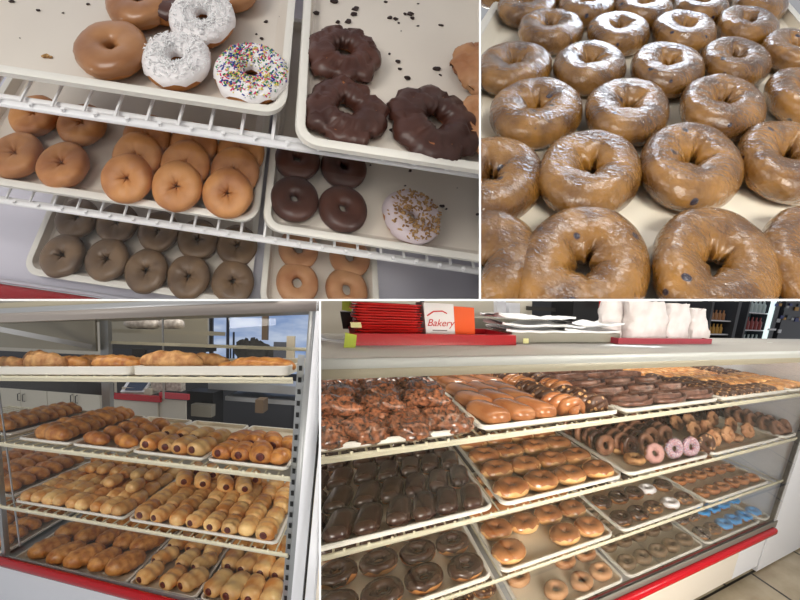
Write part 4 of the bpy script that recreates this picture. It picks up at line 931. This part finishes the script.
sheet(a.x-.02, b.x-.16, .195, .37, .212, 1, .006, 'white paper bundle at the left, lowest in the pile')
sheet(a.x-.03, b.x-.15, .205, .37, .230, 2.3, .010, 'white paper bundle in the middle of the left pile')
sheet(a.x-.035, b.x-.18, .215, .38, .250, 3.1, .011, 'white paper bundle topmost at the left')
sheet(b.x-.23, b.x+.0, .195, .36, .214, 4.7, .008, 'pale blue-white paper bundle at the right of the pile')
sheet(b.x-.20, b.x+.02, .21, .37, .236, 6.1, .013, 'white paper bundle topmost at the right of the pile')
# bags on a pink tray
t = thing('D', 'pink_serving_tray', pt('D', 660, 350, 1, .2), 'long dark pink tray under the white paper bags', 'tray')
a = pt('D', 618, 347, 1, .17); b = pt('D', 707, 347, 1, .17)
part(t, 'pan', MB().box((a.x, .17, .176), (b.x, .38, .182)), 'pink_tray', False)
g = MB()
for x0_, x1_, y0_, y1_ in ((a.x, b.x, .16, .17), (a.x, b.x, .38, .39), (a.x-.01, a.x, .16, .39), (b.x, b.x+.01, .16, .39)): g.box((x0_, y0_, .176), (x1_, y1_, .196))
part(t, 'rim', g, 'pink_tray', False)
def bag(u0, u1, vt, y, sd, label, pinch=.15):
    a = pt('D', u0, 338, 1, y); b = pt('D', u1, 338, 1, y); c = pt('D', (u0+u1)/2, vt, 1, y); n = 22; m_ = 16; v = []; f = []
    z0 = .184; H = c.z-z0; L = b.x-a.x
    for i in range(m_+1):
        s = i/m_
        for j in range(n):
            t_ = 2*math.pi*j/n; wx_ = L/2*(1-pinch*s*s); wy = .05*(1-.55*s)
            k_ = 1+.13*N3(math.cos(t_)*1.5+sd, math.sin(t_)*1.5, s*4)+.06*N3(math.cos(t_)*4+sd, math.sin(t_)*4, s*9)
            v.append(((a.x+b.x)/2+wx_*sp(math.cos(t_), .6)*k_+.02*N3(sd, s*2, 0), y+.05+wy*sp(math.sin(t_), .6)*k_, z0+H*s*(1+.06*N3(math.cos(t_)*3+sd, s, 2))))
    for i in range(m_):
        for j in range(n): f.append((i*n+j, i*n+(j+1) % n, (i+1)*n+(j+1) % n, (i+1)*n+j))
    f.append(tuple(reversed(range(n)))); f.append(tuple(range(m_*n, (m_+1)*n)))
    return solo('D', 'paper_bag', MB().add(v, f), 'bag', ((a.x+b.x)/2, y+.05, z0), label, 'bag', 'filled white paper bags')
bag(608, 644, 298, .26, 1.2, 'large white paper bag, leftmost and tallest, behind the papers', .05)
bag(632, 672, 301, .20, 2.7, 'broad white paper bag, second from left on the pink tray', .1)
bag(671, 694, 304, .20, 4.1, 'narrow white paper bag, third from left on the pink tray')
bg_ = bag(693, 712, 309, .20, 5.9, 'small white paper bag with twisted top, rightmost on the pink tray', .35)
p = pt('D', 701, 307, 1, .44)
# room behind
solo('D', 'wall_back', MB().box((-3, 5.2, -1.2), (16, 5.25, 4)), 'wall_grey', (0, 5.2, -1.2), kind='structure', smooth=False)
solo('D', 'wall_left', MB().box((-1.0, 2.2, -1.1), (1.75, 2.25, 3)), 'wall_cream', (0, 2.2, -1.1), kind='structure', smooth=False)
sthing('D', 'dark_cabinet', 571, 285, 600, 350, 2.0, .4, 'black', 'black cabinet in the dark behind the papers', 'cabinet')
sthing('D', 'red_poster', 599, 296, 606, 311, 1.9, .01, 'red_rail', 'small red poster left of the tall paper bag', 'poster')
sthing('D', 'wall_rail', 528, 307, 556, 311, 2.15, .04, 'dark_metal', 'dark rack of utensils on the pale wall', 'rack')
for u0, u1, v0, ds in ((497, 506, 300, 'left'), (509, 520, 303, 'right')): sthing('D', 'white_cup_stack', u0, v0, u1, 318, 1.6, .06, 'white_panel', f'stack of white cups behind the papers, the {ds} one', 'cups')
sthing('D', 'black_stand', 424, 296, 427, 333, .72, .03, 'black', 'thin black stand behind the bakery carton', 'stand')
sthing('D', 'back_counter', 380, 318, 570, 350, 1.7, .4, 'counter_grey', 'grey back counter behind the paper pile', 'counter')
def cooler(u0, u1, y, label, rows, lit, bm):
    t = thing('D', 'drinks_cooler', pt('D', (u0+u1)/2, 350, 1, y), label, 'cooler')
    a = pt('D', u0, 352, 1, y); b = pt('D', u1, 352, 1, y); top = pt('D', (u0+u1)/2, 270, 1, y).z; W_ = b.x-a.x; z0 = -.5
    part(t, 'cabinet_back', MB().box((a.x, y+.45, z0), (b.x, y+.5, top)), 'cooler_in', False)
    part(t, 'side', MB().box((a.x-.05, y, z0), (a.x, y+.5, top)), 'cooler_dark', False)
    part(t, 'door_frame', MB().box((b.x, y-.02, z0), (b.x+W_*.14, y+.5, top)), 'cooler_dark', False)
    if lit: part(t, 'light_strip', MB().box((b.x-W_*.16, y+.01, z0), (b.x, y+.04, top)), 'cooler_light', False, label='bright vertical light strip')
    zz = [pt('D', (u0+u1)/2, v, 1, y).z for v in rows]
    for z in zz:
        sh = part(t, 'shelf', MB().box((a.x, y+.05, z-.02), (b.x, y+.45, z)), 'white_panel', False)
    n = 5; h = abs(zz[0]-zz[1])*.72
    for r_, z in enumerate(zz):
        for i in range(n):
            x = a.x+W_*.84*(i+.5)/n; rr = W_*.84/n*.36
            solo('D', 'drink_bottle', MB().tube([(x, y+.12, z+.001), (x, y+.12, z+h*.6), (x, y+.12, z+h*.75), (x, y+.12, z+h)], [rr, rr, rr*.4, rr*.4], 10), bm[r_ % len(bm)], (x, y+.12, z), f'bottle, {nth(i, n)} on the {("top" if r_ == 0 else ORD[r_])} shelf of the {"brightly lit" if lit else "dim"} cooler', 'bottle', 'drinks in the coolers')
cooler(705, 727, 3.0, 'dim drinks cooler with amber bottles, nearer the paper bags', (320, 334, 352), False, ['bottle_amber', 'snack_yellow', 'bottle_amber'])
cooler(740, 764, 3.2, 'drinks cooler with a bright light strip at its right', (312, 330, 347), True, ['bottle_clear', 'bottle_red', 'bottle_clear'])
t = thing('D', 'vending_cooler', pt('D', 800, 350, 1, 2.9), 'big dark cooler at the right with small colourful packets', 'cooler')
sbox(t, 'cabinet', 'D', 772, 270, 880, 356, 3.2, .3, 'cooler_dark')
rnd = random.Random(4)
for i in range(14):
    u = 776+3.6*(i % 7)+rnd.uniform(-1, 1); v = (305 if i < 7 else 317)+rnd.uniform(-2, 3); s_ = rnd.uniform(2, 4)
    sthing('D', 'snack_packet', u, v, u+s_, v+s_, 3.17, .02, ['snack_blue', 'snack_yellow', 'cooler_in', 'steel_light'][i % 4], f"{'blue yellow grey silver'.split()[i % 4]} packet, {ORD[i % 7]} of the {'upper' if i < 7 else 'lower'} ones in the dark cooler", 'packet', 'packets in the dark cooler')
sthing('D', 'white_logo_sign', 768, 328.5, 776, 330.5, 3.17, .02, 'white_panel', 'small white mark on the dark cooler, the left one', 'sign')
sthing('D', 'white_logo_sign', 778, 329.5, 781, 333, 3.17, .02, 'white_panel', 'small white mark on the dark cooler, the right one', 'sign')

# front glass of the three-shelf case
solo('A', 'front_glass', MB().add([(-.8, -.285, -.42), (.8, -.285, -.42), (.8, -.10, .05), (-.8, -.10, .05), (-.8, -.289, -.42), (.8, -.289, -.42), (.8, -.104, .05), (-.8, -.104, .05)],
     [(0, 1, 2, 3), (7, 6, 5, 4), (0, 4, 5, 1), (1, 5, 6, 2), (2, 6, 7, 3), (3, 7, 4, 0)]), 'glass_light', (0, -.2, -.42), 'slanted glass front of the three-shelf case', 'glass pane', smooth=False)

# ================================================================== cut goods and shelves where the partition boards stand
bpy.context.view_layer.update()
e = 1.0
PL = {'A': [((1, -(480-e-400)/350, 0), 1), ((0, e*-1/350*-1, -1), 1)], }
def planes(k):      # list of inward normals through the viewpoint; x right, y away, z up
    top = Vector((0, -e/350, 1)); bot = Vector((0, -e/350, -1))
    if k == 'A': return [top, Vector((-1, (480-e-400)/350, 0))]
    if k == 'B': return [top, Vector((1, -(480+e-400)/350, 0))]
    if k == 'C': return [bot, Vector((-1, (320-e-400)/350, 0))]
    return [bot, Vector((1, -(320+e-400)/350, 0))]
EYE = Vector((0, 0, CAMZ)); dead = []
for o in list(C.objects):
    if o.type != 'MESH': continue
    r = o
    while r.parent: r = r.parent
    k = r.get('_p')
    if not k: continue
    Mw = o.matrix_world; me = o.data
    vs = [Mw @ v.co-EYE for v in me.vertices]
    cut = []; out = False
    for n in planes(k):
        ds = [n.dot(v) for v in vs]
        if max(ds) <= 0: out = True; break
        if min(ds) < 0: cut.append(n)
    if not out and r.name.split('.')[0] not in ('floor', 'wall_back', 'wall_left') and 'label' in r:
        fr = [v for v in vs if v.y > .02]      # wholly outside the picture: leave out
        if fr and not o.parent or len(me.vertices) < 3000:
            us = [400+350*v.x/v.y for v in fr]; ws = [300-350*v.z/v.y for v in fr]
            if not us or max(us) < -12 or min(us) > 812 or max(ws) < -12 or min(ws) > 612: out = True
    if out: dead.append(o); continue
    if cut:
        me = me.copy(); o.data = me; bm = bmesh.new(); bm.from_mesh(me); Mi = Mw.inverted()
        for n in cut:
            co = Mi @ EYE; no = (Mw.to_3x3().transposed() @ n).normalized()
            res = bmesh.ops.bisect_plane(bm, geom=bm.verts[:]+bm.edges[:]+bm.faces[:], plane_co=co, plane_no=no, clear_inner=True, dist=1e-6)
            ed = [g_ for g_ in res['geom_cut'] if isinstance(g_, bmesh.types.BMEdge)]
            try: bmesh.ops.holes_fill(bm, edges=ed)
            except Exception: pass
        bm.to_mesh(me); bm.free()
        if len(me.polygons) == 0: dead.append(o)
for o in dead: bpy.data.objects.remove(o)
for o in list(C.objects):
    if o.type == 'EMPTY' and o.get('_p') and not o.children: bpy.data.objects.remove(o)
for o in C.objects:
    for q in ('_p', '_b'):
        if q in o: del o[q]
